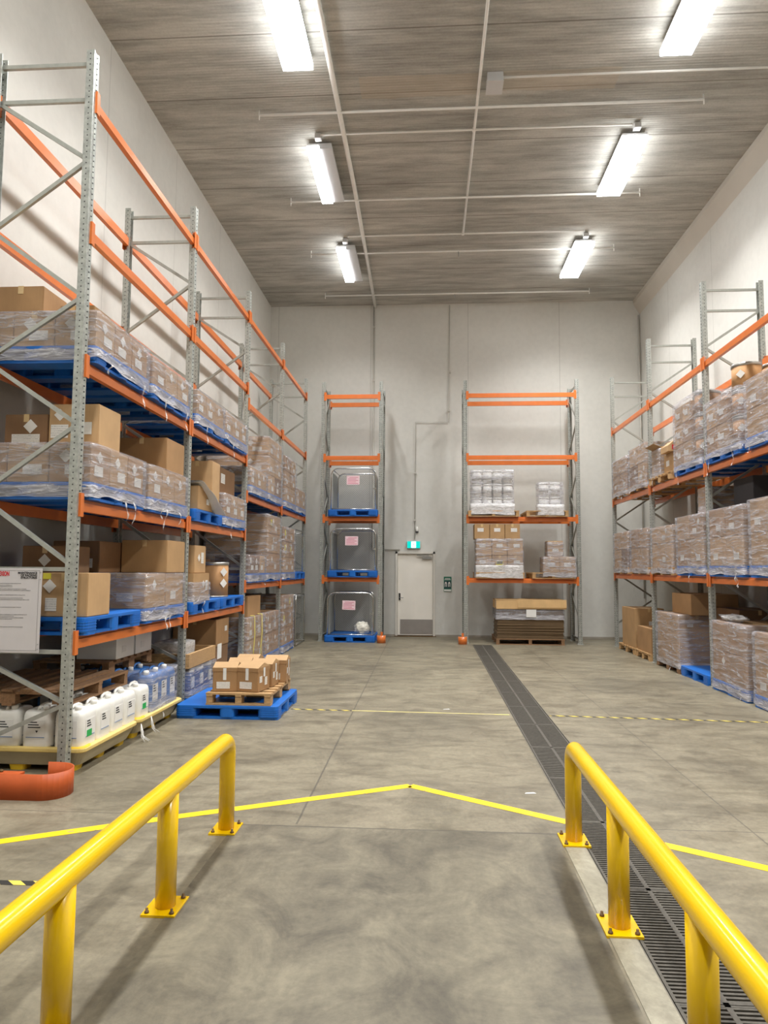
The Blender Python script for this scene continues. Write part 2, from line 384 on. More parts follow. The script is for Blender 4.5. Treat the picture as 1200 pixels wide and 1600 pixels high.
def tag(o, label, cat, group=None):
    o['label'] = label; o['category'] = cat
    if group: o['group'] = group
    n = len(label.split())
    if n < 4 or n > 16: print('LABEL LENGTH', n, label)
    return o
def empty(name, loc=(0, 0, 0), rz=0):
    o = bpy.data.objects.new(name, None); C.objects.link(o); o.location = loc; o.rotation_euler = (0, 0, rz); o.empty_display_size = .1; return o
def thing(name, label, cat, loc=(0, 0, 0), rz=0, group=None): return tag(empty(name, loc, rz), label, cat, group)
def struct(name, mb, m, **k): o = obj(name, mb, m, **k); o['kind'] = 'structure'; return o
CACHE = {}
def cached(key, fn):
    if key not in CACHE: CACHE[key] = fn()
    return CACHE[key]
def copy_tree(o, parent=None, loc=None, rz=None):
    c = o.copy(); C.objects.link(c)
    if parent is not None: c.parent = parent
    if loc is not None: c.location = loc
    if rz is not None: c.rotation_euler = (0, 0, rz)
    for ch in list(o.children): copy_tree(ch, c)
    return c
PROTO = {}
def instance(key, make, label, cat, loc, rz=0, group=None):
    """first call builds the thing; later calls copy it and its parts"""
    if key not in PROTO:
        o = make(); PROTO[key] = o
    else: o = copy_tree(PROTO[key])
    o.location = loc; o.rotation_euler = (0, 0, rz)
    for k in ('group',):
        if k in o: del o[k]
    return tag(o, label, cat, group)

# ------------------------------------------------------------------ the shell
fl = MB().box(WL-.2, .955, WF, WB+.2, -.2, 0).box(1.375, WR+.2, WF, WB+.2, -.2, 0).box(.955, 1.375, 15.93, WB+.2, -.2, 0)
struct('floor', fl, concrete_floor())
struct('trim_1', MB().box(.955, 1.375, WF, 15.93, -.2, -.09), M['pit'])
struct('trim_2', MB().box(-1.28, .815, WF+.1, 4.70, 0, .004), slab('ramp_concrete', srgb(92, 85, 70), srgb(128, 120, 100)))
struct('trim_3', MB().box(.83, .953, WF+.1, 4.62, 0, .003), slab('pale_strip_concrete', srgb(148, 141, 120), srgb(166, 159, 138)))
struct('ceiling', MB().box(WL-.2, WR+.2, WF, WB+.2, HH, HH+.2), ceilmat())
struct('wall_left', MB().box(WL-.2, WL, WF, WB, 0, HH), wallmat('wall_paint_left', ('y', 1.2, 3.6, 6.02, 8.4, 10.8, 13.2, 15.6)))
struct('wall_right', MB().box(WR, WR+.2, WF, WB, 0, HH), wallmat('wall_paint_right', ('y', 1.2, 3.6, 6.0, 8.4, 10.8, 13.2, 15.6)))
bw = MB().box(WL-.2, -.83, WB, WB+.2, 0, HH).box(.10, WR+.2, WB, WB+.2, 0, HH).box(-.83, .10, WB, WB+.2, 2.09, HH)
struct('wall_back', bw, wallmat('wall_paint_back', ('x', -3.95, -1.53, .97, 3.28)))
struct('wall_front', MB().box(WL-.2, WR+.2, WF-.2, WF, 0, HH), wallmat('wall_paint_front', None))
# concrete ledge under the ceiling on the right
led = MB(); led.add([(WR, WF, HH), (WR-.16, WF, HH), (WR-.16, WF, HH-.10), (WR, WF, HH-.36), (WR, WB, HH), (WR-.16, WB, HH), (WR-.16, WB, HH-.10), (WR, WB, HH-.36)],
        [(0, 1, 2, 3), (7, 6, 5, 4), (0, 4, 5, 1), (1, 5, 6, 2), (2, 6, 7, 3), (3, 7, 4, 0)])
struct('trim_4', led, mat('ledge_paint', srgb(196, 190, 178), .7, var=.03, vs=2))
struct('baseboard_back', MB().box(WL, -.86, WB-.012, WB, 0, .05).box(.13, WR, WB-.012, WB, 0, .05), mat('dirty_skirting', srgb(160, 152, 138), .7))

# door
d = empty('door_1', (0, WB, 0)); d['kind'] = 'structure'
obj('door_frame', MB().box(-.86, -.81, -.03, .12, 0, 2.11).box(.08, .13, -.03, .12, 0, 2.11).box(-.86, .13, -.03, .12, 2.06, 2.11), M['frame'], d)
lf = obj('door_leaf', MB().box(-.805, .075, .03, .08, .03, 2.055), M['doorleaf'], d)
obj('kick_plate', MB().box(-.74, .065, .02, .03, .06, .42), M['kick'], d)
obj('door_closer', MB().box(-.18, .05, -.03, .03, 1.93, 1.99).box(-.32, -.02, -.05, -.02, 2.01, 2.03), M['steel'], d)
h = obj('latch_plate', MB().box(-.775, -.735, .005, .03, .90, 1.07), M['black'], d)
obj('lever_handle', MB().tube([(-.755, .0, .96), (-.755, -.05, .96), (-.66, -.05, .96)], .009, 8), M['steel'], h)
obj('threshold', MB().box(-.88, .16, -.06, .0, 0, .018), M['bolt'], d)

# ------------------------------------------------------------------ ceiling lamps
def side_left(x): return x < 0
def lamp(x, y0, half, label, row):
    t = thing('ceiling_lamp', label, 'lamp', (x, y0, HH-.16), group=None)
    L = 1.64; W = .40
    hs = MB().box(-W/2+.01, W/2-.01, .01, L-.01, .031, .075)
    obj('housing', hs, M['housing'], t)
    if half:
        obj('lit_diffuser', MB().box(-W/2, -.01, 0, L, -.045, .03), M['lit'], t); obj('unlit_diffuser', MB().box(.0, W/2, 0, L, -.02, .03), M['unlit'], t)
    else: obj('lit_diffuser', MB().box(-W/2, W/2, 0, L, -.045, .03), M['lit'], t)
    for yy in (.25, L-.25):
        obj('hanger', MB().tube([(0, yy, .07), (0, yy, .16)], .008, 6), M['steel'], t)
    obj('junction_box', MB().box(-.05, .05, -.16, -.06, .06, .14), M['housing'], t)
    a = bpy.data.lights.new('lamp_light', 'AREA'); a.shape = 'RECTANGLE'; a.size = (W*.5 if half else W); a.size_y = L
    a.energy = LAMP_WATTS*(.55 if half else .85 if side_left(x) else 1.0); a.color = LAMP_COLOR; a.spread = math.radians(LAMP_SPREAD)
    ao = bpy.data.objects.new('lamp_light', a); C.objects.link(ao); ao.parent = t; ao.location = (-W/4 if half else 0, L/2, -.052)
    return t
XL, XRt = -1.76, 3.15
names = {14.08: 'farthest', 10.55: 'middle', 7.12: 'nearest visible'}
for y0 in (14.08, 10.55, 7.12, 3.6, .1):
    for x, side in ((XL, 'left'), (XRt, 'right')):
        half = side == 'left' and y0 in (14.08, 10.55)
        if y0 in names: lb = f'{names[y0]} ceiling lamp of the {side} row' + (', one half lit' if half else ', fully lit white panel')
        else: lb = f'{side} row ceiling lamp overhead, ' + {3.6: 'just behind the top of the view', .1: 'directly above the viewer', -3.4: 'at the near end of the room'}[y0]
        lamp(x, y0, half, lb, side)

# ------------------------------------------------------------------ pipes and conduits
ZC = HH-.06
def pipe(name, pts, r, label, m=None, clips=(), cat='pipe'):
    o = obj(name, MB().tube(pts, r, 8), m or M['pipe']); tag(o, label, cat)
    for c in clips: obj('clip', MB().box(c[0]-.025, c[0]+.025, c[1]-.025, c[1]+.025, c[2]-.025, c[2]+.025), m or M['pipe'], o)
    return o
pipe('ceiling_pipe', [(-1.35, WF+.1, ZC), (-1.35, 12, ZC), (-1.42, WB-.06, ZC), ], .038, 'thick grey pipe running lengthways under the ceiling beside left lamps', clips=[(-1.35, 9.83, ZC), (-1.36, 12.33, ZC)])
pipe('ceiling_conduit', [(.70, WF+.1, ZC), (.68, 9.3, ZC), (.66, 13.76, ZC)], .021, 'thin white conduit running lengthways down the middle of the ceiling', clips=[(.67, 10.38, ZC), (.66, 13.76, ZC)], cat='conduit')
for yy, x0, x1, lb in ((9.83, -2.55, 3.91, 'long crosswise ceiling pipe nearest the viewer'), (12.33, -2.57, 3.74, 'crosswise ceiling pipe at far end of middle lamps'),
                       (14.50, -2.56, 3.84, 'crosswise ceiling pipe passing over the farthest lamps'), (16.82, -2.60, 3.85, 'crosswise ceiling pipe closest to the back wall')):
    o = pipe('sprinkler_pipe', [(x0, yy, ZC-.02), (x1, yy, ZC-.02)], .019, lb)
    for xx in (x0, x1): obj('end_bracket', MB().tube([(xx, yy, ZC-.09), (xx, yy, HH)], .01, 6), M['pipe'], o)
    if yy > 14: obj('sprinkler_head', MB().tube([(.6, yy, ZC-.02), (.6, yy, ZC-.14)], .012, 6), M['steel'], o)
for yy, x0, x1, lb in ((10.38, -1.72, 3.06, 'crosswise conduit feeding the two middle ceiling lamps'), (13.76, -1.68, 3.08, 'crosswise conduit feeding the two farthest ceiling lamps'),
                       (9.24, 1.0, 5.1, 'conduit from ceiling box towards the right wall')):
    pipe('lamp_conduit', [(x0, yy, ZC), (x1, yy, ZC)], .017, lb, cat='conduit')
b = obj('junction_box', MB().box(.78, 1.0, 9.2, 9.48, HH-.12, HH), M['housing'], bevel=.006); tag(b, 'square white junction box on the ceiling beside the middle conduit', 'box')
obj('box_lid', MB().box(.775, 1.005, 9.195, 9.485, HH-.135, HH-.12), M['housing'], b)
pipe('wall_conduit', [(-1.45, WB-.03, HH-.05), (-1.44, WB-.03, 2.17), (-.75, WB-.03, 2.16)], .018, 'grey conduit dropping down the back wall behind left cage rack', M['pipewall'],
     [(-1.45, WB-.03, 7.9), (-1.45, WB-.03, 6.5), (-1.45, WB-.03, 4.5)], cat='conduit')
pipe('exit_conduit', [(.50, WB-.03, HH-.05), (.47, WB-.03, 5.40), (-.37, WB-.03, 5.41), (-.38, WB-.03, 2.42)], .009, 'thin stepped conduit on back wall leading down to exit sign', M['pipewall'],
     [(.5, WB-.03, 6.7), (.48, WB-.03, 5.7), (-.37, WB-.03, 4.1), (-.38, WB-.03, 2.9)], cat='conduit')
pipe('corner_conduit', [(WR-.05, WB-.05, 8.1), (WR-.05, WB-.05, 1.0)], .02, 'dark vertical conduit in the back right corner', M['pipewall'], cat='conduit')

# exit sign, bell, wall sign
t = thing('exit_sign', 'small lit green and white exit sign above the door', 'sign', (-.405, WB-.03, 2.19))
obj('sign_body', MB().box(-.17, .17, -.03, .02, 0, .19), M['housing'], t, bevel=.008)
f_ = obj('sign_face', MB().box(-.16, .16, -.036, -.03, .01, .18), M['exitgreen'], t)
rm = MB().box(-.055, .055, -.040, -.036, .02, .17)
obj('lit_panel', rm, M['exitwhite'], f_)
man = MB(); man.lathe([(.0005, -.002), (.011, -.001), (.011, .001), (.0005, .002)], 10)
mo = MB().bar((-.005, -.042, .13), (.005, -.042, .085), .004, .02); mo.bar((.005, -.042, .09), (-.02, -.042, .06), .004, .012); mo.bar((-.02, -.042, .06), (-.035, -.042, .065), .004, .01)
mo.bar((.005, -.042, .09), (.025, -.042, .06), .004, .012); mo.bar((.025, -.042, .06), (.022, -.042, .035), .004, .01); mo.bar((-.003, -.042, .125), (.025, -.042, .105), .004, .009); mo.bar((-.005, -.042, .125), (-.03, -.042, .11), .004, .009)
mo.box(-.008, .008, -.043, -.041, .138, .155)
obj('running_figure', mo, M['exitgreen'], f_)
t = thing('fire_bell', 'small oval alarm sounder above exit sign on back wall', 'alarm', (-.32, WB-.03, 2.60))
obj('bell_body', MB().lathe([(.01, 0), (.03, .01), (.033, .05), (.03, .1), (.012, .14)], 14), M['white_pl'], t)
obj('bell_base', MB().lathe([(.034, -.012), (.036, .02), (.02, .025)], 14), M['ink'], t); obj('bracket', MB().box(-.012, .012, -.0, .03, .02, .12), M['steel'], t)
t = thing('wall_sign', 'green and dark notice board on back wall right of the door', 'sign', (.35, WB, 1.12))
obj('sign_board', MB().box(0, .19, -.014, -.002, 0, .37), M['green'], t)
obj('symbol_panel', MB().box(.008, .182, -.018, -.014, .08, .27), M['darkgreen'], t)
ic = MB()
for ox in (.05, .135):
    ic.lathe([(.001, 0)], 3) if False else None
    ic.add([(ox+.026*math.cos(a), -.021, .20+.045*math.sin(a)) for a in [math.pi*k/6 for k in range(7)]]+[(ox-.026, -.021, .13), (ox-.012, -.021, .13), (ox-.008, -.021, .18), (ox+.008, -.021, .18), (ox+.012, -.021, .13), (ox+.026, -.021, .13)][0:0], [(0, 1, 2, 3, 4, 5, 6)])
    ic.box(ox-.026, ox-.010, -.0215, -.018, .12, .20); ic.box(ox+.010, ox+.026, -.0215, -.018, .12, .20)
obj('symbols', ic, M['paper'], t)
obj('caption', MB().box(.02, .17, -.017, -.014, .29, .305).box(.03, .16, -.017, -.014, .32, .335), M['paper'], t)
obj('footer', MB().box(.008, .182, -.018, -.014, .01, .055), M['paper'], t)

# ------------------------------------------------------------------ pallet racking
def upright_mesh(h, sgn):
    # C section 0.07 deep (x) by 0.09 wide (y), front web faces the aisle
    prof = [(-.035, -.045), (.035, -.045), (.035, -.025), (.026, -.018), (.026, .018), (.035, .025), (.035, .045), (-.035, .045), (-.035, .038), (.022, .038), (.022, -.038), (-.035, -.038)]
    prof = [(x*sgn, y) for x, y in prof]
    mb = MB().rings([[(x, y, 0) for x, y in prof], [(x, y, h) for x, y in prof]], smooth=False)
    return mb.mesh('upright', M['upright'])
def frame(parent, h, depth, loc, rz, nodes, horiz):
    """one end frame: posts at local x=0 (aisle side) and x=-depth, braced in the plane y=0"""
    A = lambda x, z: (x, 0, z)
    e = Matrix.Translation(Vector(loc)) @ Matrix.Rotation(rz, 4, 'Z')
    def put(me, name, par, m_, bevel=0):
        o = bpy.data.objects.new(name, me); C.objects.link(o); o.parent = par
        o.matrix_local = m_; return o
    um = cached(('up', h), lambda: upright_mesh(h, 1))
    bp = cached('bp', lambda: MB().box(-.06, .06, -.07, .07, 0, .008).box(-.012, .012, -.062, -.045, 0, .03).box(-.012, .012, .047, .062, 0, .03).mesh('foot_plate', M['galv']))
    for xx, flip in ((0, 0), (-depth, math.pi)):
        u = put(um, 'upright', parent, e @ Matrix.Translation((xx, 0, 0)) @ Matrix.Rotation(flip, 4, 'Z'))
        put(bp, 'foot_plate', u, Matrix.Identity(4))
    for z in horiz:
        put(cached(('hb', depth), lambda: MB().box(-depth+.02, -.02, -.015, .015, -.017, .017).mesh('brace', M['galv'])), 'brace', parent, e @ Matrix.Translation((0, 0, z)))
    for (xa, za), (xb, zb) in zip(nodes, nodes[1:]):
        key = ('db', depth, round(xb-xa, 2), round(zb-za, 2))
        def mk(): return MB().bar(A(0, 0), A(xb-xa, zb-za), .03, .034).mesh('brace', M['galv'])
        put(cached(key, mk), 'brace', parent, e @ Matrix.Translation((xa, 0, za)))
def beam(parent, L, loc, rz):
    e = Matrix.Translation(Vector(loc)) @ Matrix.Rotation(rz, 4, 'Z')
    bm = cached(('beam', round(L, 2)), lambda: MB().rings([[(-.022, y, -.052), (.028, y, -.052), (.028, y, .022), (.004, y, .028), (.004, y, .052), (-.022, y, .052)] for y in (0, L)], smooth=False).mesh('beam', M['orange']))
    o = bpy.data.objects.new('beam', bm); C.objects.link(o); o.parent = parent; o.matrix_local = e
    cn = cached('conn', lambda: MB().box(.0, .046, -.028, .0, -.10, .10).box(.038, .044, -.03, .03, -.10, .10).mesh('connector', M['orange']))
    for y, r in ((0, 0), (L, math.pi)):
        c = bpy.data.objects.new('connector', cn); C.objects.link(c); c.parent = o
        c.matrix_local = Matrix.Translation((0, y, 0)) @ (Matrix.Scale(-1, 4, (0, 1, 0)) if r else Matrix.Identity(4))
    return o
def zig(top, pitch, depth, bottom=.15, start_back=True):
    pts = []; z = top; b = start_back
    while z > bottom:
        pts.append((-depth if b else 0, z)); z -= pitch; b = not b
    return pts
DEP = .84
# left rack: 5 frames, 4 bays
lr = thing('pallet_rack', 'long left pallet rack with galvanised frames and orange beams along wall', 'rack', (LX, LY, 0), group=None)
nl = [(-DEP, 5.77), (0, 5.22), (-DEP, 4.6), (0, 4.0), (-DEP, 3.45), (0, 2.89), (-DEP, 2.29), (0, 1.70)]
nl2 = [(-DEP, .97), (0, .57), (-DEP, .19)]
for i in range(5):
    frame(lr, 6.21, DEP, (0, i*P, 0), 0, nl, (6.10, 5.77, 1.67, .99))
    frame_nodes2 = nl2
    for (xa, za), (xb, zb) in zip(nl2, nl2[1:]):
        o = bpy.data.objects.new('brace', cached(('db2', zb-za), lambda: MB().bar((0, 0, 0), (xb-xa, 0, zb-za), .03, .034).mesh('brace', M['galv'])))
        C.objects.link(o); o.parent = lr; o.location = (xa, i*P, za)
LB = P-.09
LEV_N = (1.061, 2.212, 3.404, 4.579, 5.767); LEV_F = (1.39, 2.827, 4.34, 5.767)
for i in range(4):
    for z in (LEV_N if i < 2 else LEV_F):
        beam(lr, LB, (0, i*P+.045, z), 0)
        b_ = beam(lr, LB, (-DEP, i*P+.045+LB, z), math.pi)
# right rack: 4 frames (3 bays, the nearest runs out of view)
rr = thing('pallet_rack', 'long right pallet rack with galvanised frames and orange beams along wall', 'rack', (RX, RYF, 0))
for i in range(5):
    frame(rr, 6.07, DEP, (0, -i*P, 0), math.pi, zig(5.62, .57, DEP), (5.94, 5.62, .12))
    if i < 4:
        for z in (1.555, 3.19, 4.80):
            beam(rr, LB, (0, -i*P-.045, z), math.pi); beam(rr, LB, (DEP, -i*P-.045-LB, z), 0)
# back racks, facing the viewer (local x axis -> world -y)
def back_rack(x0, x1, label):
    r = thing('pallet_rack', label, 'rack', (x0, BY, 0))
    for x in (0, x1-x0):
        frame(r, 6.10, DEP, (x, 0, 0), -math.pi/2, zig(5.75, .58, DEP), (5.98, .12))
    L = x1-x0-.09
    for z in (1.426, 2.84, 4.273, 5.742):
        beam(r, L, (.045, 0, z), -math.pi/2); beam(r, L, (.045+L, DEP, z), math.pi/2)
back_rack(-2.521, -1.153, 'narrow single bay rack on back wall left of the door')
back_rack(.826, 3.397, 'wide single bay rack on back wall right of the door')

# orange upright guards
def sheet(path, z0, z1, th=.008):
    mb = MB(); P_ = [Vector((x, y, 0)) for x, y in path]; inn = []
    for i, p in enumerate(P_):
        a = P_[max(i-1, 0)]; c = P_[min(i+1, len(P_)-1)]; dd = (c-a).normalized(); inn.append(p+Vector((-dd.y, dd.x, 0))*th)
    n = len(P_)
    for i in range(n-1):
        a, b, c, d_ = P_[i], P_[i+1], inn[i+1], inn[i]
        mb.add([(a.x, a.y, z0), (b.x, b.y, z0), (b.x, b.y, z1), (a.x, a.y, z1), (d_.x, d_.y, z0), (c.x, c.y, z0), (c.x, c.y, z1), (d_.x, d_.y, z1)],
               [(0, 1, 2, 3), (5, 4, 7, 6), (3, 2, 6, 7), (0, 4, 5, 1)], True)
    return mb
g = thing('rack_end_guard', 'orange steel rack end guard bolted down at foot of left rack', 'guard', (-2.84, 5.22, 0))
pth = [(-1.2, -.17), (0, -.17)]+[(.17*math.sin(a), -.17*math.cos(a)) for a in [math.pi*k/14 for k in range(1, 15)]]+[(-.10, .17)]
obj('guard_skirt', sheet(pth, 0, .185, .009), M['guard'], g)
obj('top_plate', MB().box(-1.2, -.14, -.162, -.09, .168, .185), M['guard'], g); obj('bolt', MB().lathe([(.012, .02), (.012, .035)], 8, (-.2, -.12)).lathe([(.012, .185), (.012, .2)], 8, (-.3, -.12)), M['bolt'], g)
for x, y, lb in ((-1.10, 16.10, 'small orange post guard at foot of cage rack beside door'), (.74, 16.05, 'small orange post guard at foot of wide back rack')):
    def mk():
        t = empty('post_guard')
        pp = [(.10*math.sin(a), -.10*math.cos(a)) for a in [-math.pi*.62+math.pi*1.24*k/14 for k in range(15)]]
        obj('guard_skirt', sheet(pp, 0, .17, .008), M['orange'], t); obj('guard_tab', MB().box(-.02, .03, .06, .07, .0, .24), M['orange'], t); return t
    instance('pguard', mk, lb, 'guard', (x, y, 0))

# ------------------------------------------------------------------ pallets
def blue_pallet():
    t = empty('plastic_pallet'); W = 1.165
    top = MB().rings([rrect(W, W, .05, .118), rrect(W, W, .05, .15)], smooth=False)
    for k in range(5): top.box(-.55, .55, -.5+.22*k, -.47+.22*k, .10, .119)
    obj('top_deck', top, M['blue'], t, bevel=.004)
    c = W/2
    for ix, x in enumerate((-c+.115, 0, c-.115)):
        for iy, y in enumerate((-c+.115, 0, c-.115)):
            w_ = .23 if ix != 1 else .17; h_ = .23 if iy != 1 else .17
            bl = MB()
            bl.rings([rrect(w_, h_, .045, .025, 3, x, y), rrect(w_, h_, .045, .119, 3, x, y)], smooth=False)
            if ix != 1 and iy != 1:
                for k in range(4): bl.rings([rrect(w_+.006, h_+.006, .045, .034+.024*k, 3, x, y), rrect(w_+.006, h_+.006, .045, .042+.024*k, 3, x, y)], smooth=False)
            obj('block', bl, M['blue'], t)
    ru = MB()
    for y in (-c+.115, 0, c-.115):
        ru.rings([rrect(W, .20 if y else .15, .04, 0, 3, 0, y), rrect(W, .20 if y else .15, .04, .026, 3, 0, y)], smooth=False)
    for x in (-c+.1, c-.1): ru.box(x-.08, x+.08, -c+.2, c-.2, 0, .024)
    obj('base_runner', ru, M['blue'], t); return t
def wood_pallet(w_, d_, m_, h=.135):
    def mk():
        t = empty('wooden_pallet')
        n = 7; bw_ = .095
        for k in range(n):
            y = -d_/2+bw_/2+(d_-bw_)*k/(n-1)
            place(cached(('pb', w_, m_.name), lambda: MB().box(-w_/2, w_/2, -bw_/2, bw_/2, 0, .02).mesh('deck_board', m_)), 'deck_board', t, (0, y, h-.02))
        for x in (-w_/2+.04, 0, w_/2-.04):
            place(cached(('ps', d_, m_.name), lambda: MB().box(-.035, .035, -d_/2+.005, -d_/2+.14, .018, h-.02).box(-.035, .035, -.07, .07, .018, h-.02).box(-.035, .035, d_/2-.14, d_/2-.005, .018, h-.02).box(-.035, .035, -d_/2, d_/2, h-.04, h-.02).mesh('stringer', m_)), 'stringer', t, (x, 0, 0))
        for y in (-d_/2+.05, 0, d_/2-.05):
            place(cached(('pbb', w_, m_.name), lambda: MB().box(-w_/2, w_/2, -.045, .045, 0, .018).mesh('base_board', m_)), 'base_board', t, (0, y, 0))
        return t
    return mk
def pallet(kind, x, y, z, desc, rz=0, w_=1.165, d_=1.165):
    if kind == 'blue': return instance('blue', blue_pallet, 'blue plastic pallet, '+desc, 'pallet', (x, y, z), rz, 'blue plastic pallets')
    m_ = M['woodold'] if kind == 'old' else M['wood']
    return instance(('wp', kind, w_, d_), wood_pallet(w_, d_, m_), ('old dark' if kind == 'old' else 'pale')+' timber pallet, '+desc, 'pallet', (x, y, z), rz, 'timber pallets')

# ------------------------------------------------------------------ cartons
def carton_mesh(dx, dy, dz, tone):
    def mk():
        mb = MB().box(-dx/2, dx/2, -dy/2, dy/2, 0, dz)
        me = mb.mesh('carton', M['card'][tone]); bm = bmesh.new(); bm.from_mesh(me)
        bmesh.ops.bevel(bm, geom=list(bm.edges), offset=.006, segments=2, affect='EDGES'); bm.to_mesh(me); bm.free(); return me
    return cached(('ct', round(dx, 2), round(dy, 2), round(dz, 2), tone), mk)
def carton(x, y, z, dx, dy, dz, label, group, tone=0, marks=(), rz=0, cat='carton', tape=True, name='carton'):
    o = place(carton_mesh(dx, dy, dz, tone), name, None, (x, y, z), (0, 0, rz)); tag(o, label, cat, group)
    e = .0025
    if tape:
        place(cached(('tp', round(dx, 2), round(dy, 2), round(dz, 2)), lambda: MB().box(-.025, .025, -dy/2-e, dy/2+e, dz-.001, dz+.0015)
              .box(-.025, .025, -dy/2-e, -dy/2+.001, dz-.07, dz).box(-.025, .025, dy/2-.001, dy/2+e, dz-.07, dz).mesh('tape', M['striptape'])), 'tape', o)
    for kind, face, u, v, s in marks:
        if kind == 'diamond':
            fy = cached(('dm', face in ('+x', '-x'), s), lambda: (MB().add([(-.001, 0, -s/2), (-.001, s/2, 0), (-.001, 0, s/2), (-.001, -s/2, 0), (.001, 0, -s/2), (.001, s/2, 0), (.001, 0, s/2), (.001, -s/2, 0)], [(0, 1, 2, 3), (7, 6, 5, 4), (0, 4, 5, 1), (1, 5, 6, 2), (2, 6, 7, 3), (3, 7, 4, 0)]) if face in ('+x', '-x') else
                 MB().add([(0, -.001, -s/2), (s/2, -.001, 0), (0, -.001, s/2), (-s/2, -.001, 0), (0, .001, -s/2), (s/2, .001, 0), (0, .001, s/2), (-s/2, .001, 0)], [(0, 1, 2, 3), (7, 6, 5, 4), (0, 4, 5, 1), (1, 5, 6, 2), (2, 6, 7, 3), (3, 7, 4, 0)])).mesh('hazard_label', M['diamond']))
            nm = 'hazard_label'
        else:
            mk_ = {'slip': 'slip', 'yellow': 'yellowpaper', 'white': 'paper', 'pink': 'pinkpaper'}[kind]
            w2, h2 = s if isinstance(s, tuple) else (s, s*.6)
            fy = cached(('sl', face in ('+x', '-x'), w2, h2, mk_), lambda: (MB().box(-.001, .001, -w2/2, w2/2, -h2/2, h2/2) if face in ('+x', '-x') else MB().box(-w2/2, w2/2, -.001, .001, -h2/2, h2/2)).mesh('shipping_label', M[mk_]))
            nm = 'shipping_label'
        q = {'+x': (dx/2+e, u*dy, v*dz), '-x': (-dx/2-e, u*dy, v*dz), '-y': (u*dx, -dy/2-e, v*dz), '+y': (u*dx, dy/2+e, v*dz)}[face]
        lo = place(fy, nm, o, q)
        if kind == 'yellow': lo['label'] = 'yellow label'
    return o

# ------------------------------------------------------------------ stretch film
def wrap_mesh(dx, dy, z0, z1, seed, lip=.10, milky=False, loose=1.0, step=.05):
    mb = MB(); r = .03
    base = rrect(dx, dy, r, 0, 3)
    # resample the outline
    pts = []
    for i in range(len(base)):
        a = Vector(base[i]); b = Vector(base[(i+1) % len(base)]); L = (b-a).length; n = max(1, int(L/step))
        pts += [a+(b-a)*k/n for k in range(n)]
    n = len(pts); nz = max(3, int((z1-z0)/step)); R = []
    off = Vector((seed*13.1, seed*7.7, seed*3.3))
    for k in range(nz+3):
        row = []
        for p in pts:
            nn = noise.noise(Vector((p.x*2.2, p.y*2.2, 0))+off); t_ = min(1, k/nz)
            zb = z0+max(0, nn)*.05; zt = z1-.005
            z = zb+(zt-zb)*t_
            d_ = Vector((p.x, p.y, 0)).normalized()
            g_ = noise.noise(Vector((p.x*3, p.y*3, z*9))+off)*.010*loose+.006
            # film is pulled in where nothing is behind it
            q = Vector((p.x, p.y, z))+d_*g_
            if k > nz:
                s_ = (k-nz)/2; q = Vector((p.x*(1-lip*s_/max(abs(dx), .3)*2), p.y*(1-lip*s_/max(abs(dy), .3)*2), z1+.006+.006*abs(nn)))
            row.append(q)
        R.append(row)
    mb.rings(R, cap=False, smooth=True)
    return mb.mesh('stretch_wrap', M['milky'] if milky else M['film'])
def tail_mesh(L, seed):
    random.seed(seed); mb = MB(); n = 10; w0 = .035
    L_, R_ = [], []
    for k in range(n+1):
        t_ = k/n; z = -L*t_; x = .012*math.sin(5*t_+seed); y = .02*math.sin(4*t_+seed*2)
        ww = w0*(1-.4*t_)*(.6+.4*math.sin(9*t_+seed)**2)
        L_.append((x, y-ww/2, z)); R_.append((x+.008*math.sin(11*t_), y+ww/2, z))
    vs = L_+R_; fs = [(k, k+1, n+2+k, n+1+k) for k in range(n)]
    mb.add(vs, fs, True); return mb.mesh('loose_tail', M['milky'])
def wrap(x0, x1, y0, y1, z0, z1, label, seed, tails=0, front=1, milky=False, loose=1.0, lip=.10):
    me = wrap_mesh(x1-x0, y1-y0, 0, z1-z0, seed, lip, milky, loose, .05 if z0 < 2 or y0 < 9 else .08)
    o = place(me, 'stretch_wrap', None, ((x0+x1)/2, (y0+y1)/2, z0)); tag(o, label, 'plastic wrap', 'stretch film around pallet loads')
    random.seed(seed*31)
    for k in range(tails):
        place(tail_mesh(.10+.16*random.random(), seed+k), 'loose_tail', o, (front*((x1-x0)/2+.012), (y1-y0)*(random.random()*.8-.4), .03))
    return o

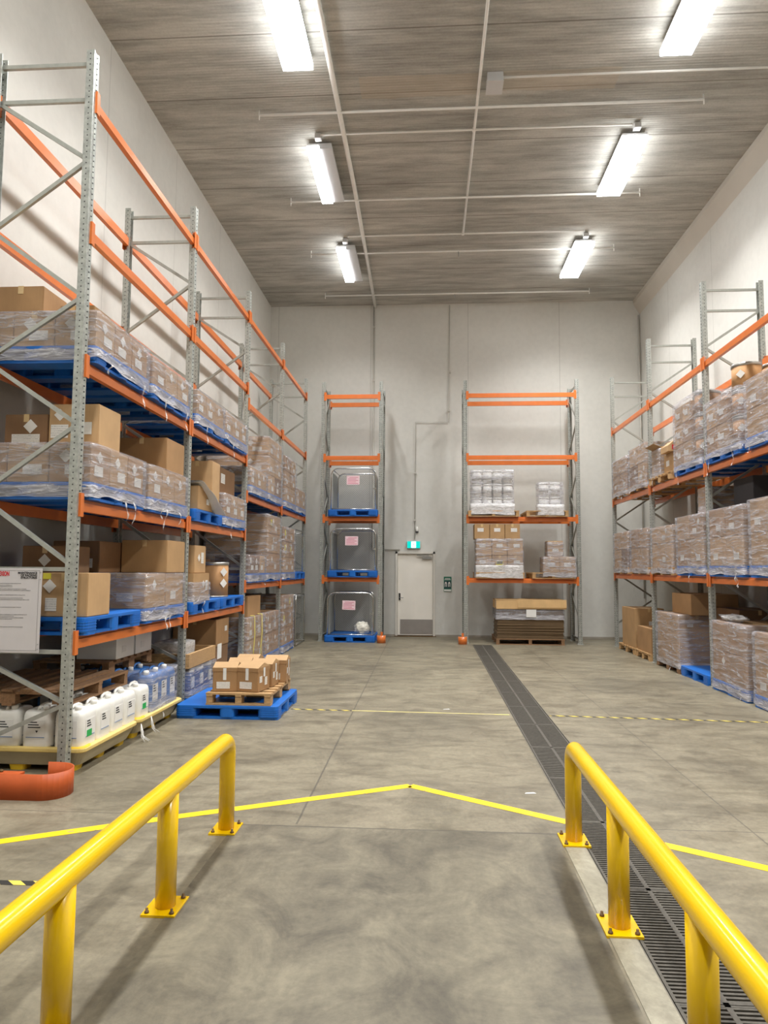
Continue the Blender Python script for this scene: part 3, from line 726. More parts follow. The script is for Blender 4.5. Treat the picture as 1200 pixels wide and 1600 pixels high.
ORD = ['nearest camera', 'second along', 'third along', 'fourth along', 'fifth along']
TIER = {1: [''], 2: ['bottom tier', 'top tier'], 3: ['bottom tier', 'middle tier', 'top tier']}
def load(side, y0, y1, z, desc, kind='blue', nx=2, ny=3, tiers=(.31,), tone=0, wrapped=True, seed=1, tails=1, inset=.02, drum=(), skip=(), xdeep=None,
         marks='mixed', milky=False, wraptop=None, near_marks=True, fx=None):
    """a pallet load on one slot of a side rack. side -1 left, +1 right"""
    XF = fx if fx is not None else (-2.885 if side < 0 else 4.065)      # aisle face
    depth = 1.165
    xc = XF+side*depth/2; yc = (y0+y1)/2
    if kind: pallet(kind, xc, yc, z, desc, 0 if side < 0 else 0)
    zz = z+(.15 if kind == 'blue' else .135 if kind else 0)
    ylo, yhi = y0+inset, y1-inset; ly = (yhi-ylo)/ny; lx = (depth-2*inset)/nx
    rnd = random.Random(seed*97)
    tn = TIER[len(tiers)]
    z_ = zz+.002
    for ti, th in enumerate(tiers):
        for ix in range(nx):
            for iy in range(ny):
                if (ti, ix, iy) in skip: continue
                x = XF+side*(inset+lx*(ix+.5)); y = ylo+ly*(iy+.5)
                mk = []
                f = '+x' if side < 0 else '-x'
                if ix == 0 and marks:
                    if rnd.random() < (.75 if side < 0 else .35): mk.append(('diamond', f, -.12+.1*rnd.random()*(-side), .66+.05*rnd.random(), min(.11, th*.36)))
                    if rnd.random() < (.85 if side < 0 else .5): mk.append(('slip', f, .14*rnd.choice((1, -.6)), .32, (min(.16, ly*.42), min(.09, th*.26))))
                    if marks == 'yellow' and ti > 0 and rnd.random() < .6: mk.append(('yellow', f, -.2, .6, (.10, .12)))
                if iy == 0 and near_marks and marks:
                    if rnd.random() < .7: mk.append(('diamond', '-y', -.1, .66, min(.12, th*.4)))
                    if rnd.random() < .7: mk.append(('slip', '-y', .12, .32, (.17, .085)))
                lab = 'taped brown carton ' + ('on aisle side' if ix == 0 else 'on wall side' if ix == nx-1 else 'mid depth')
                lab += ', '+ORD[iy] + ((', '+tn[ti]) if tn[ti] else '') + ', '+desc
                carton(x, y, z_, lx-.008, ly-.008, th-.004, lab, 'cartons, '+desc, (tone+rnd.choice((0, 0, 0, 1))) % 4, mk)
        z_ += th
    if wrapped:
        a, b_ = (XF-depth*1.0, XF) if side < 0 else (XF, XF+depth)
        top = z_ if wraptop is None else zz+wraptop
        wrap(a-.004, b_+.004, y0+.0, y1-.0, z+.02, top, 'clear stretch film round load, '+desc, seed, tails, -side, milky)
    return z_
def drum_proto(r, h):
    def mk():
        t = empty('fibre_drum')
        obj('drum_body', MB().lathe([(r, .012), (r, h-.03)], 28), M['drum'], t)
        obj('bottom_ring', MB().lathe([(r-.01, 0), (r+.006, 0), (r+.006, .022), (r, .024)], 28), M['ring'], t)
        obj('lid_ring', MB().lathe([(r, h-.045), (r+.007, h-.042), (r+.007, h-.004), (r-.004, h), (r-.012, h-.01), (.002, h-.012)], 28), M['ring'], t)
        return t
    return mk
def drum(x, y, z, label, r=.19, h=.40, marks=(), group=None):
    o = instance(('drum', r, h), drum_proto(r, h), label, 'drum', (x, y, z), 0, group)
    for ang, zc, s in marks:
        lb = place(cached(('drl', s), lambda: MB().add([(.0, 0, -s/2), (0, s/2, 0), (0, 0, s/2), (0, -s/2, 0), (.003, 0, -s/2), (.003, s/2, 0), (.003, 0, s/2), (.003, -s/2, 0)], [(0, 1, 2, 3), (7, 6, 5, 4), (0, 4, 5, 1), (1, 5, 6, 2), (2, 6, 7, 3), (3, 7, 4, 0)]).mesh('hazard_label', M['diamond'])), 'hazard_label', o,
                   ((r+.012)*math.cos(ang), (r+.012)*math.sin(ang), zc), (0, 0, ang))
    return o

# left rack, near bays: slots a..d
SL = {'a': (5.77, 6.93), 'b': (7.02, 8.18), 'c': (8.45, 9.61), 'd': (9.68, 10.84), 'e': (11.12, 12.28), 'f': (12.36, 13.52), 'g': (13.80, 14.96), 'h': (15.02, 16.18)}
NM = {'a': 'first', 'b': 'second', 'c': 'third', 'd': 'fourth'}
Z3, Z2, Z1 = 3.404+.053, 2.212+.053, 1.061+.053
for k, top, sd in (('a', .315, 1), ('b', .30, 2), ('c', .31, 3), ('d', .31, 4)):
    load(-1, *SL[k], Z3, f'left top shelf, {NM[k]} pallet', nx=3 if k == 'a' else 2, ny=3, tiers=(top,), tone=0, seed=sd, tails=2 if k in 'ab' else 1)
# second layer boxes on the first top pallet
for j, (yy, ww) in enumerate(((6.28, .34), (6.66, .34))):
    carton(-3.30-.02*j, yy, Z3+.15+.32, .42, ww, .17, ['loose flat carton', 'second loose flat carton'][j]+' on top of load, left top shelf, first pallet', None, 0, [('diamond', '+x', 0, .5, .12)])
carton(-3.62, 6.02, Z3+.15+.32, .42, .40, .24, 'tall plain carton above load, wall side, left top shelf, first pallet', None, 1, [])
# middle shelf
load(-1, *SL['a'], Z2, 'left middle shelf, first pallet', nx=3, ny=3, tiers=(.345,), tone=0, seed=5, tails=2)
carton(-3.18, 6.22, Z2+.15+.35, .46, .44, .38, 'large carton with white label above load, left middle shelf, first pallet', None, 2, [('white', '-y', .20, .42, (.15, .11)), ('diamond', '-y', -.28, .74, .11), ('slip', '-y', -.28, .35, (.16, .12))])
carton(-3.62, 6.20, Z2+.15+.35, .40, .40, .29, 'dark carton with hazard diamond beside large carton, left middle shelf', None, 3, [('diamond', '-y', .1, .62, .13), ('slip', '-y', 0, .22, (.26, .09))])
load(-1, *SL['b'], Z2, 'left middle shelf, second pallet', ny=3, tiers=(.345,), tone=0, seed=6, tails=3)
carton(-3.22, 7.85, Z2+.15+.35, .58, .56, .37, 'big plain brown box above load, left middle shelf, second pallet', None, 1, [])
pallet('blue', -2.885-.5825, 9.03, Z2, 'left middle shelf, third pallet')
carton(-3.10, 8.86, Z2+.152, .40, .56, .30, 'low carton under white foam sheet, left middle shelf, third pallet', None, 0, [('slip', '+x', .2, .4, .12)])
carton(-3.12, 9.33, Z2+.152, .42, .34, .70, 'tall upright carton, left middle shelf, third pallet', None, 2, [('slip', '+x', .1, .2, .1)])
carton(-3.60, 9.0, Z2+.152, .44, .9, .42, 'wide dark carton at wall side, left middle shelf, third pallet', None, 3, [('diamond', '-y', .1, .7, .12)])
fs = MB(); n = 14
A_, B_ = [], []
for k in range(n+1):
    t_ = k/n; xx = -3.02+.17*math.sin(t_*1.5); zz = .34*(1-t_**1.6)+.02; yy = .72*t_
    A_.append((-.17+.12*t_, yy, zz)); B_.append((.12+.12*t_, yy+.02, zz-.05*t_+.01*math.sin(k)))
fs.add(A_+B_, [(k, k+1, n+2+k, n+1+k) for k in range(n)], True); fs.add([(a[0], a[1], a[2]-.012) for a in A_]+[(a[0], a[1], a[2]-.012) for a in B_], [(n+1+k, n+2+k, k+1, k) for k in range(n)], True)
o = obj('foam_sheet', fs, M['foam'], None, (-2.98, 8.52, Z2+.15)); tag(o, 'crumpled white foam sheet draped over low carton, left middle shelf', 'packing sheet')
load(-1, *SL['d'], Z2, 'left middle shelf, fourth pallet', ny=3, tiers=(.33,), tone=0, seed=8, tails=1)
carton(-3.35, 10.25, Z2+.15+.335, .62, .9, .40, 'large dark crate above load, left middle shelf, fourth pallet', None, 3, [('slip', '-y', 0, .5, (.3, .14)), ('slip', '+x', -.2, .6, (.2, .14))])
# low shelf
pallet('blue', -2.885-.5825, 6.35, Z1, 'left low shelf, first pallet')
carton(-3.105, 6.02, Z1+.152, .42, .42, .37, 'brown carton with yellow tape and labels, left low shelf, first pallet', None, 2, [('diamond', '-y', -.30, .70, .12), ('slip', '-y', -.26, .28, (.10, .11)), ('yellow', '-y', -.36, .93, (.07, .05))])
carton(-3.62, 6.06, Z1+.152, .48, .46, .37, 'plain brown carton behind warning sign, left low shelf, first pallet', None, 1, [])
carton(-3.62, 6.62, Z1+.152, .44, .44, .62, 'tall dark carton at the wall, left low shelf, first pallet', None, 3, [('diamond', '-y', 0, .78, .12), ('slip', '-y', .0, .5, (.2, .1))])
load(-1, *SL['b'], Z1, 'left low shelf, second pallet', ny=2, tiers=(.36,), tone=0, seed=9, tails=3)
carton(-3.16, 7.88, Z1+.15+.365, .52, .56, .36, 'square brown box above load, left low shelf, second pallet', None, 0, [])
carton(-3.68, 7.4, Z1+.15+.365, .5, .6, .33, 'dark labelled box at the wall, left low shelf, second pallet', None, 3, [('diamond', '-y', 0, .6, .12), ('slip', '-y', .2, .3, .16)])
pallet('blue', -2.885-.5825, 9.03, Z1, 'left low shelf, third pallet')
carton(-3.16, 8.80, Z1+.152, .52, .62, .35, 'lower carton half wrapped in film, left low shelf, third pallet', None, 0, [('diamond', '+x', .12, .6, .1), ('slip', '+x', .32, .55, (.09, .13))])
wrap(-3.44, -2.885, 8.47, 9.13, Z1+.12, Z1+.152+.24, 'clear film round lower carton, left low shelf, third pallet', 33, 1, 1)
carton(-3.18, 8.88, Z1+.152+.352, .46, .44, .35, 'upper carton with diamond label, left low shelf, third pallet', None, 2, [('diamond', '+x', -.12, .55, .1), ('slip', '+x', .18, .55, (.1, .14))])
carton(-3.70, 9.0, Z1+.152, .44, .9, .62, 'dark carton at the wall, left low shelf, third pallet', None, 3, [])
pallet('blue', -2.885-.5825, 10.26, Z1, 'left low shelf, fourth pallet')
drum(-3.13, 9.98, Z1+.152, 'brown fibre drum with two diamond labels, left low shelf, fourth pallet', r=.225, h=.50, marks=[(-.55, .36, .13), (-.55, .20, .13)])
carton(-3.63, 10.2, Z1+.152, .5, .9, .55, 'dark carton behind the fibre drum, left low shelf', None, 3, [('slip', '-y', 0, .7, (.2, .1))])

# left far bays
F3, F1 = 2.827+.053, 1.39+.053
load(-1, *SL['e'], F3, 'left far upper shelf, first pallet', ny=3, tiers=(.31,), seed=11, tails=0)
load(-1, *SL['f'], F3, 'left far upper shelf, second pallet', ny=2, nx=2, tiers=(.35, .34, .34), seed=12, tails=0, tone=2)
load(-1, *SL['g'], F3, 'left far upper shelf, third pallet', ny=2, nx=1, tiers=(.31, .31, .30), seed=13, tails=0, tone=0)
load(-1, *SL['h'], F3, 'left far upper shelf, fourth pallet', ny=2, nx=1, tiers=(.40,), seed=14, tails=1)
load(-1, *SL['e'], F1, 'left far lower shelf, first pallet', ny=3, nx=2, tiers=(.30,), seed=15, tails=1, tone=2)
load(-1, *SL['f'], F1, 'left far lower shelf, second pallet', ny=1, nx=1, tiers=(.36, .36, .34), seed=16, tails=0, tone=0, marks='yellow')
load(-1, *SL['g'], F1, 'left far lower shelf, third pallet', ny=2, nx=1, tiers=(.31, .31, .30), seed=17, tails=0, tone=0, marks='yellow')
load(-1, *SL['e'], 0, 'left floor bay three, first pallet', ny=2, nx=1, tiers=(.36, .37), seed=18, tails=1, tone=0)
carton(-3.30, 11.70, .885, .72, .85, .33, 'large plain box crowning wrapped load, left floor bay three', None, 1, [])
load(-1, *SL['f'], 0, 'left floor bay three, second pallet', ny=2, nx=1, tiers=(.36, .37), seed=19, tails=1, tone=1)
load(-1, *SL['g'], 0, 'left floor bay four, wrapped pallet', ny=2, nx=1, tiers=(.33, .33, .32), seed=20, tails=1, tone=0, marks='yellow')
# straps on the bay three load
for yy, lb in ((11.45, 'near yellow strap round wrapped load on left floor bay three'), (11.95, 'far yellow strap round wrapped load on left floor bay three')):
    o = obj('strap', MB().tube([(-3.4, yy, .90), (-2.868, yy, .90), (-2.862, yy+.02, .6), (-2.866, yy-.03, .35), (-2.868, yy, .14)], .008, 6), M['strap']); tag(o, lb, 'strap')

# cages
def cage_proto(W, D, H):
    def mk():
        t = empty('mesh_cage')
        def arch(y, r=.016, s=1.0, b=0.0):
            w2 = W/2*s; R_ = .16; pts = [(-w2, y, b), (-w2, y, H-R_)]
            pts += [(-w2+R_-R_*math.cos(a), y, H-R_+R_*math.sin(a)) for a in [math.pi/2*k/6 for k in range(1, 7)]]
            pts += [(w2-R_+R_*math.sin(a), y, H-R_+R_*math.cos(a)) for a in [math.pi/2*k/6 for k in range(0, 7)]]
            pts += [(w2, y, b)]
            return MB().tube(pts, r, 8)
        obj('front_frame', arch(-D/2), M['chrome'], t); obj('rear_frame', arch(D/2, .016, .93), M['chrome'], t)
        obj('base_frame', MB().tube([(-W/2, -D/2, .02), (W/2, -D/2, .02)], .014, 8).tube([(-W/2, D/2, .02), (W/2, D/2, .02)], .014, 8).tube([(-W/2, -D/2, .02), (-W/2, D/2, .02)], .014, 8).tube([(W/2, -D/2, .02), (W/2, D/2, .02)], .014, 8), M['chrome'], t)
        obj('tie_rail', MB().tube([(-W/2+.06, -D/2, H-.05), (-W/2+.08, D/2, H-.05)], .01, 6).tube([(W/2-.06, -D/2, H-.05), (W/2-.08, D/2, H-.05)], .01, 6), M['chrome'], t)
        def grid(w_, h_, along):
            mb = MB(); s_ = .055; n_ = int((w_+h_)/s_)
            for k in range(1, n_):
                d_ = k*s_
                a = (max(0, d_-h_), min(d_, h_)); b_ = (min(d_, w_), max(0, d_-w_))
                for fl_ in (0, 1):
                    p = [(w_-q[0] if fl_ else q[0], q[1]) for q in (a, b_)]
                    mb.bar(along(*p[0]), along(*p[1]), .0065, .0065)
            return mb
        obj('mesh_panel', grid(W-.08, H-.08, lambda u, v: (-W/2+.04+u, D/2-.01, .03+v)), M['galv'], t)
        obj('mesh_panel', grid(D-.04, H-.12, lambda u, v: (-W/2+.03, -D/2+.02+u, .03+v)), M['galv'], t)
        obj('mesh_panel', grid(D-.04, H-.12, lambda u, v: (W/2-.03, -D/2+.02+u, .03+v)), M['galv'], t)
        obj('latch', MB().box(W/2-.06, W/2+.01, -D/2-.025, -D/2-.01, H*.5, H*.5+.025), M['chrome'], t)
        return t
    return mk
PB = BY+.45
for z, nm in ((2.84+.053, 'top'), (1.426+.053, 'middle'), (0, 'floor')):
    xo = -1.79 if z > 1 else -1.83
    if z: instance('blue', blue_pallet, f'blue plastic pallet under {nm} cage of narrow back rack', 'pallet', (xo, PB, z), 0, 'blue plastic pallets')
    else: instance('blue', blue_pallet, 'blue plastic pallet under floor level cage, narrow back rack', 'pallet', (xo, PB-.08, z), 0, 'blue plastic pallets')
    t = instance('cage', cage_proto(1.05, .95, .97), {'top': 'chrome mesh cage on top pallet of narrow back rack', 'middle': 'chrome mesh cage on middle pallet of narrow back rack', 'floor': 'chrome mesh cage at floor level holding white bundle, narrow back rack'}[nm], 'cage', (xo+.01, PB-.05 if z else PB-.13, z+.152), 0, 'chrome mesh cages')
    pc = obj('placard', MB().box(-.15, .15, -.004, .0, -.105, .105), M['pinkpaper'], None, (xo-.02+(.0 if nm != 'top' else .02), PB-.05-.475-.02-(.08 if not z else 0), z+.152+.69), (0, .03 if nm == 'floor' else 0, 0))
    tag(pc, f'pale pink paper notice hung on {nm} cage of narrow back rack', 'notice', 'pink notices on cages')
    ln = MB()
    for k in range(5): ln.box(-.12+.03*(k == 0), .12-.05*(k % 2), -.006, -.004, .06-.035*k, .072-.035*k)
    obj('print', ln, mat('pink_ink', srgb(214, 130, 150), .6), pc)
# bundle of crumpled film in the floor cage
bm = bmesh.new(); bmesh.ops.create_icosphere(bm, subdivisions=4, radius=1)
for v in bm.verts:
    nn = noise.noise(v.co*3.1)*.22+noise.noise(v.co*8)*.10; v.co = Vector((v.co.x*.17, v.co.y*.15, v.co.z*.15))*(1+nn)
me = bpy.data.meshes.new('film_bundle'); bm.to_mesh(me); bm.free(); me.materials.append(mat('crumpled_white_film', srgb(226, 222, 208), .35, var=.1, vs=20)); me.polygons.foreach_set('use_smooth', [True]*len(me.polygons))
o = place(me, 'film_bundle', None, (-1.56, PB-.42, .155+.155)); tag(o, 'crumpled ball of white film inside floor level cage', 'packing bundle')
# cages on the left rack, seen side on
for z, lb, kz in ((F1+.152, 'chrome mesh cage on far left lower shelf by back wall', .93), (.012, 'chrome roll cage standing at floor end of left rack', 1.1)):
    t = instance(('cage', kz), cage_proto(1.05, .98, kz), lb, 'cage', (-3.44 if z > 1 else -3.38, 15.62, z), math.pi/2, 'chrome mesh cages')
pallet('blue', -2.885-.5825, 15.60, F1, 'left far lower shelf, fourth pallet')
o = carton(-3.45, 15.55, .045, .8, .7, .5, 'dark carton inside the roll cage at left rack end', None, 3, [])

# ------------------------------------------------------------------ jerrycans and spill pallets (left floor)
def can_proto(m_, w_=.25, d_=.29, h=.33, green=False):
    def mk():
        t = empty('jerrycan'); r = .05
        R = []
        for z, s_ in ((0, .90), (.012, .97), (.03, 1), (.045, .985), (.06, 1), (h*.72, 1), (h*.78, .98), (h*.86, .93), (h*.9, .82), (h*.915, .6)):
            R.append([(x*s_, y*s_, z) for x, y, _ in rrect(w_, d_, r, 0, 5)])
        obj('can_body', MB().rings(R), m_, t)
        obj('handle', MB().tube([(0, -.10, h*.88), (0, -.085, h*.96), (0, -.04, h*1.0), (0, .03, h*1.0), (0, .075, h*.96), (0, .085, h*.9)], .013, 8), m_, t)
        obj('cap', MB().lathe([(.028, h*.9), (.028, h*1.0), (.02, h*1.01)], 14, (w_*.22, -d_*.28)), M['white_pl'], t)
        lb = obj('label_print', MB().box(-w_*.32, w_*.32, -d_/2-.003, -d_/2-.001, h*.25, h*.68).box(w_/2+.001, w_/2+.003, -d_*.3, d_*.3, h*.25, h*.68), M['paper'], t)
        pr = MB()
        for k in range(3): pr.box(w_/2+.003, w_/2+.004, -d_*.22, -d_*.02+.01*k, h*(.62-.06*k), h*(.65-.06*k)); pr.box(-w_*.26, w_*(.05+.06*k), -d_/2-.004, -d_/2-.003, h*(.62-.06*k), h*(.645-.06*k))
        if not green:
            pr.add([(0.0, -d_/2-.004, h*.44), (w_*.10, -d_/2-.004, h*.44), (w_*.05, -d_/2-.004, h*.38)], [(0, 1, 2)])
        obj('print', pr, M['ink'], lb)
        obj('band', MB().box(-w_*.32, w_*.32, -d_/2-.004, -d_/2-.003, h*.27, h*.285).box(w_/2+.003, w_/2+.004, -d_*.28, d_*.28, h*.27, h*.285), M['inkblue'], lb)
        if green: 
            gl = obj('green_label', MB().box(w_/2+.003, w_/2+.0045, -d_*.22, d_*.1, h*.26, h*.42), M['greenlabel'], lb)
        return t
    return mk
def spill(y0, y1, label):
    t = thing('spill_pallet', label, 'spill tray', (-3.44, (y0+y1)/2, 0)); W = 1.20; D = y1-y0
    obj('rim', MB().rings([rrect(W, D, .06, .162), rrect(W+.02, D+.02, .06, .168), rrect(W+.02, D+.02, .06, .195), rrect(W-.01, D-.01, .06, .205), rrect(W-.10, D-.10, .04, .20), rrect(W-.10, D-.10, .04, .165)], cap=False, smooth=False), M['bund'], t, bevel=.004)
    obj('sump', MB().rings([rrect(W-.12, D-.10, .06, .05), rrect(W-.015, D-.015, .06, .163)], smooth=False), M['bundgrey'], t)
    obj('deck_grid', MB().box(-W/2+.06, W/2-.06, -D/2+.06, D/2-.06, .165, .180), M['black'], t)
    for k, yy in enumerate((-D/2+.13, 0, D/2-.13)):
        for xx in (-W/2+.14, 0, W/2-.16):
            place(cached('foot', lambda: MB().rings([rrect(.13, .13, .03, 0, 3), rrect(.17, .17, .03, .11, 3)], smooth=False).mesh('foot', M['bundyellow'])), 'foot', t, (xx, yy, 0))
    c_ = obj('corner_cap', MB().rings([rrect(.16, .16, .05, .165, 4, W/2-.075, -D/2+.075), rrect(.16, .16, .05, .208, 4, W/2-.075, -D/2+.075)]), M['bundyellow'], t); c_['label'] = 'bright yellow clean corner'
    return t
spill(5.73, 6.80, 'nearest cream and yellow spill tray holding white jerrycans'); spill(6.86, 8.04, 'second spill tray behind, holding blue jerrycans under left rack')
col = ['on aisle side', 'second from aisle', 'third from aisle', 'by the wall']
for iy in range(4):
    for ix in range(4):
        if iy and ix > 1: continue
        gr = (ix == 0 and iy == 0)
        instance('wcan'+str(gr), can_proto(M['white_pl'], .25, .27, .345, gr),
                 'white jerrycan ' + ('with green label ' if gr else '') + col[ix] + ', ' + ORD[iy] + ', nearest spill tray', 'jerrycan', (-2.99-.275*ix, 5.885+.272*iy, .182), 0, 'white jerrycans')
instance('wcanTrue', can_proto(M['white_pl'], .25, .27, .345, True), 'single white jerrycan beside the wrapped blue cans, second spill tray', 'jerrycan', (-2.99, 7.03, .185), 0, 'white jerrycans')
for iy in range(4):
    for ix in range(4):
        if iy == 0 and ix == 0: continue
        instance('bcan', can_proto(M['blue_can'], .265, .235, .43), 'blue jerrycan ' + col[ix] + ', ' + ORD[iy] + ', second spill tray', 'jerrycan', (-2.995-.272*ix, 7.04+.245*iy-(.0), .185), 0, 'blue jerrycans')
wrap(-3.96, -2.855, 7.17, 7.92, .20, .60, 'clear film round the blue jerrycans on second spill tray', 41, 1, 1, lip=.18)
pallet('old', -3.52, 6.32, .532, 'lying across white jerrycans', math.pi/2, 1.16, 1.06)
# loose tangles of film hanging from trays
for x, y, lb, sd in ((-2.80, 6.80, 'loose white film tassel hanging between the two spill trays', 3), (-2.79, 7.02, 'short film strand stuck to second spill tray corner', 5)):
    mb = MB(); rnd = random.Random(sd)
    for k in range(9 if sd == 3 else 4):
        a = rnd.uniform(-.06, .07); mb.tube([(0, 0, .17), (rnd.uniform(0, .02), a*.2, .10), (rnd.uniform(0, .03), a*.5, .05), (rnd.uniform(.0, .09), a, .008)], [.003, .005, .004, .002], 5)
    o = obj('film_tassel', mb, M['foam'], None, (x, y, 0) if sd == 3 else (x, y, .03)); tag(o, lb, 'packing scrap')
# white cartons at the back above the blue cans
pallet('old', -3.62, 7.52, .60, 'behind, lying on blue jerrycans', 0, .80, 1.10)
for k, (yy, lb) in enumerate(((7.36, 'nearer'), (7.84, 'farther'))):
    o = place(cached('wbox', lambda: MB().box(-.21, .21, -.22, .22, 0, .21).mesh('white_carton', M['paper'])), 'white_carton', None, (-3.44, yy, .737)); tag(o, lb+' dusty white box on pallet above blue jerrycans', 'box', 'white boxes above the cans')
    obj('shipping_label', MB().box(.211, .213, -.08, .02, .05, .13), M['slip'], o)
# bay two floor: wrapped blue tins with timber block on top
pallet('blue', -3.4675, 9.03, 0, 'left floor bay two, under wrapped tins')
for iy in range(3):
    for ix in range(2):
        def mkt():
            t = empty('pail'); obj('pail_body', MB().lathe([(.13, 0), (.145, .24), (.148, .25)], 20), M['blue_can'], t); obj('pail_lid', MB().lathe([(.153, .245), (.153, .27), (.14, .275)], 20), M['pail'], t)
            obj('label_print', MB().box(.135, .15, -.05, .05, .06, .19), M['paper'], t); return t
        instance('bpail', mkt, 'blue pail ' + ('on aisle side, ' if ix == 0 else 'behind, ')+ORD[iy]+', left floor bay two', 'pail', (-3.06-.33*ix, 8.62+.34*iy, .152), 0, 'blue pails')
wrap(-3.60, -2.885, 8.45, 9.50, .10, .46, 'clear film round blue pails, left floor bay two', 42, 1, 1, milky=False)
o = obj('timber_lid', MB().box(-.36, .36, -.52, .52, 0, .035).box(-.36, .36, -.52, -.48, .036, .17).box(.32, .36, -.479, .479, .036, .17).box(-.36, .36, .48, .52, .036, .17), M['wood'], None, (-3.255, 8.93, .47)); tag(o, 'pale timber tray lying on wrapped blue pails, left floor bay two', 'timber tray')
o = place(cached('wbox2', lambda: MB().box(-.18, .18, -.2, .2, 0, .25).mesh('white_carton', M['pail'])), 'white_carton', None, (-3.2, 8.75, .51)); tag(o, 'cream box wrapped in film standing in pale timber tray', 'box')
wrap(-3.39, -3.01, 8.54, 8.96, .52, .765, 'film round the cream box in timber tray', 43, 0, 1, milky=True)
o = obj('paper_notice', MB().box(-.002, .002, -.09, .09, 0, .2), M['paper'], None, (-2.87, 9.55, .45)); tag(o, 'white paper notice at end of wrapped pails, left floor bay two', 'notice')
pallet('blue', -3.4675, 10.26, 0, 'left floor bay two, under dark cartons')
carton(-3.45, 10.05, .152, .9, .7, .42, 'low black crate, left floor bay two, second pallet', None, 3, [], tape=False)
carton(-3.30, 10.08, .575, .62, .62, .38, 'dark brown carton on black crate, left floor bay two', None, 1, [('slip', '+x', .25, .6, .12)])

# aisle pallets
AX, AY = -2.265, 8.44
pallet('blue', AX, AY, 0, 'standing in the aisle', 0)
pallet('pale', -2.14, 8.44, .152, 'holding small cartons in the aisle', 0, .74, 1.13)
def gable_proto():
    t = place(carton_mesh(.27, .30, .27, 1), 'gable_carton')
    tp = MB().add([(-.137, -.152, .268), (.137, -.152, .268), (.137, 0, .315), (-.137, 0, .315), (-.137, .152, .268), (.137, .152, .268)], [(0, 1, 2, 3), (3, 2, 5, 4), (0, 3, 4), (1, 5, 2), (0, 4, 5, 1)])
    obj('peaked_lid', tp, M['card'][2], t)
    obj('lid_rim', MB().box(-.138, .138, -.154, .154, .225, .268), M['card'][1], t)
    obj('tape', MB().box(-.018, .018, -.156, -.151, .13, .262), M['paper'], t); obj('tape', MB().box(.139, .142, -.02, .02, .16, .26), M['paper'], t)
    obj('shipping_label', MB().box(-.09, .06, -.155, -.152, .035, .11), M['slip'], t)
    obj('hazard_label', MB().box(.136, .139, -.11, -.05, .10, .17).box(.136, .139, .02, .08, .06, .15), M['slip'], t)
    return t
for x, y, r, lb in ((-2.335, 8.10, .10, 'front left gable topped carton on aisle pallet'), (-2.03, 8.10, -.22, 'front right gable topped carton with big white label on aisle pallet'),
                    (-1.98, 8.45, -.05, 'gable topped carton directly behind front right one on aisle pallet'), (-1.90, 8.80, .05, 'rear right gable topped carton near pallet edge, aisle pallet'),
                    (-2.28, 8.50, .12, 'gable topped carton hidden behind front left one on aisle pallet'), (-2.26, 8.84, 0, 'rear left gable topped carton, aisle pallet')):
    instance('gable', gable_proto, lb, 'carton', (x, y, .289), r, 'gable topped cartons in the aisle')

# ------------------------------------------------------------------ right rack loads
G3, G2 = 3.19+.053, 1.555+.053
RS = {'a': (14.75, 15.91), 'b': (13.44, 14.60), 'c': (12.10, 13.26), 'd': (10.76, 11.92), 'e': (9.42, 10.58), 'f': (8.10, 9.26)}
RN = {'a': 'farthest', 'b': 'second farthest', 'c': 'third farthest', 'd': 'third nearest', 'e': 'second nearest', 'f': 'nearest'}
load(1, *RS['a'], G3, 'right top shelf, farthest pallet', kind='pale', nx=1, ny=2, tiers=(.36, .34), seed=51, tails=1, tone=0)
load(1, *RS['b'], G3, 'right top shelf, second pallet back', kind='pale', nx=1, ny=2, tiers=(.38, .37), seed=52, tails=1, tone=2)
pallet('pale', 4.065+.5825, 12.68, G3, 'right top shelf, under open cartons')
# open carton and small parcel
def open_carton(x, y, z, dx, dy, dz, label, tone):
    o = obj('open_carton', MB().box(-dx/2, dx/2, -dy/2, dy/2, 0, .01).box(-dx/2, -dx/2+.006, -dy/2, dy/2, 0, dz).box(dx/2-.006, dx/2, -dy/2, dy/2, 0, dz).box(-dx/2, dx/2, -dy/2, -dy/2+.006, 0, dz).box(-dx/2, dx/2, dy/2-.006, dy/2, 0, dz), M['card'][tone], None, (x, y, z)); tag(o, label, 'carton')
    for nm, a, b_ in (('flap', (-dx/2, 0), (-dx/2-.12, .05)), ('flap', (dx/2, 0), (dx/2+.10, .09))):
        obj(nm, MB().add([(a[0], -dy/2+.01, dz), (a[0], dy/2-.01, dz), (b_[0], dy/2-.01, dz+b_[1]), (b_[0], -dy/2+.01, dz+b_[1]), (a[0], -dy/2+.01, dz-.004), (a[0], dy/2-.01, dz-.004), (b_[0], dy/2-.01, dz+b_[1]-.004), (b_[0], -dy/2+.01, dz+b_[1]-.004)], [(0, 1, 2, 3), (7, 6, 5, 4), (0, 3, 7, 4), (1, 5, 6, 2), (3, 2, 6, 7)]), M['card'][tone], o)
    return o
open_carton(4.36, 12.95, G3+.137, .5, .5, .52, 'tall open carton with raised flaps, right top shelf', 2)
carton(4.40, 12.40, G3+.137, .5, .5, .34, 'low carton in front of open carton, right top shelf', None, 2, [('slip', '-x', .1, .5, .16), ('slip', '-y', 0, .5, .16)])
o = obj('ridge_box', MB().add([(-.12, -.2, 0), (.12, -.2, 0), (.12, .2, 0), (-.12, .2, 0), (-.12, -.2, .1), (.12, -.2, .1), (.12, .2, .1), (-.12, .2, .1), (0, -.2, .2), (0, .2, .2)], [(3, 2, 1, 0), (0, 1, 5, 8, 4), (2, 3, 7, 9, 6), (1, 2, 6, 5), (3, 0, 4, 7), (5, 6, 9, 8), (7, 4, 8, 9)]), M['card'][2], None, (4.18, 12.34, G3+.137+.342)); tag(o, 'ridge topped carton with red print above low carton, right top shelf', 'carton')
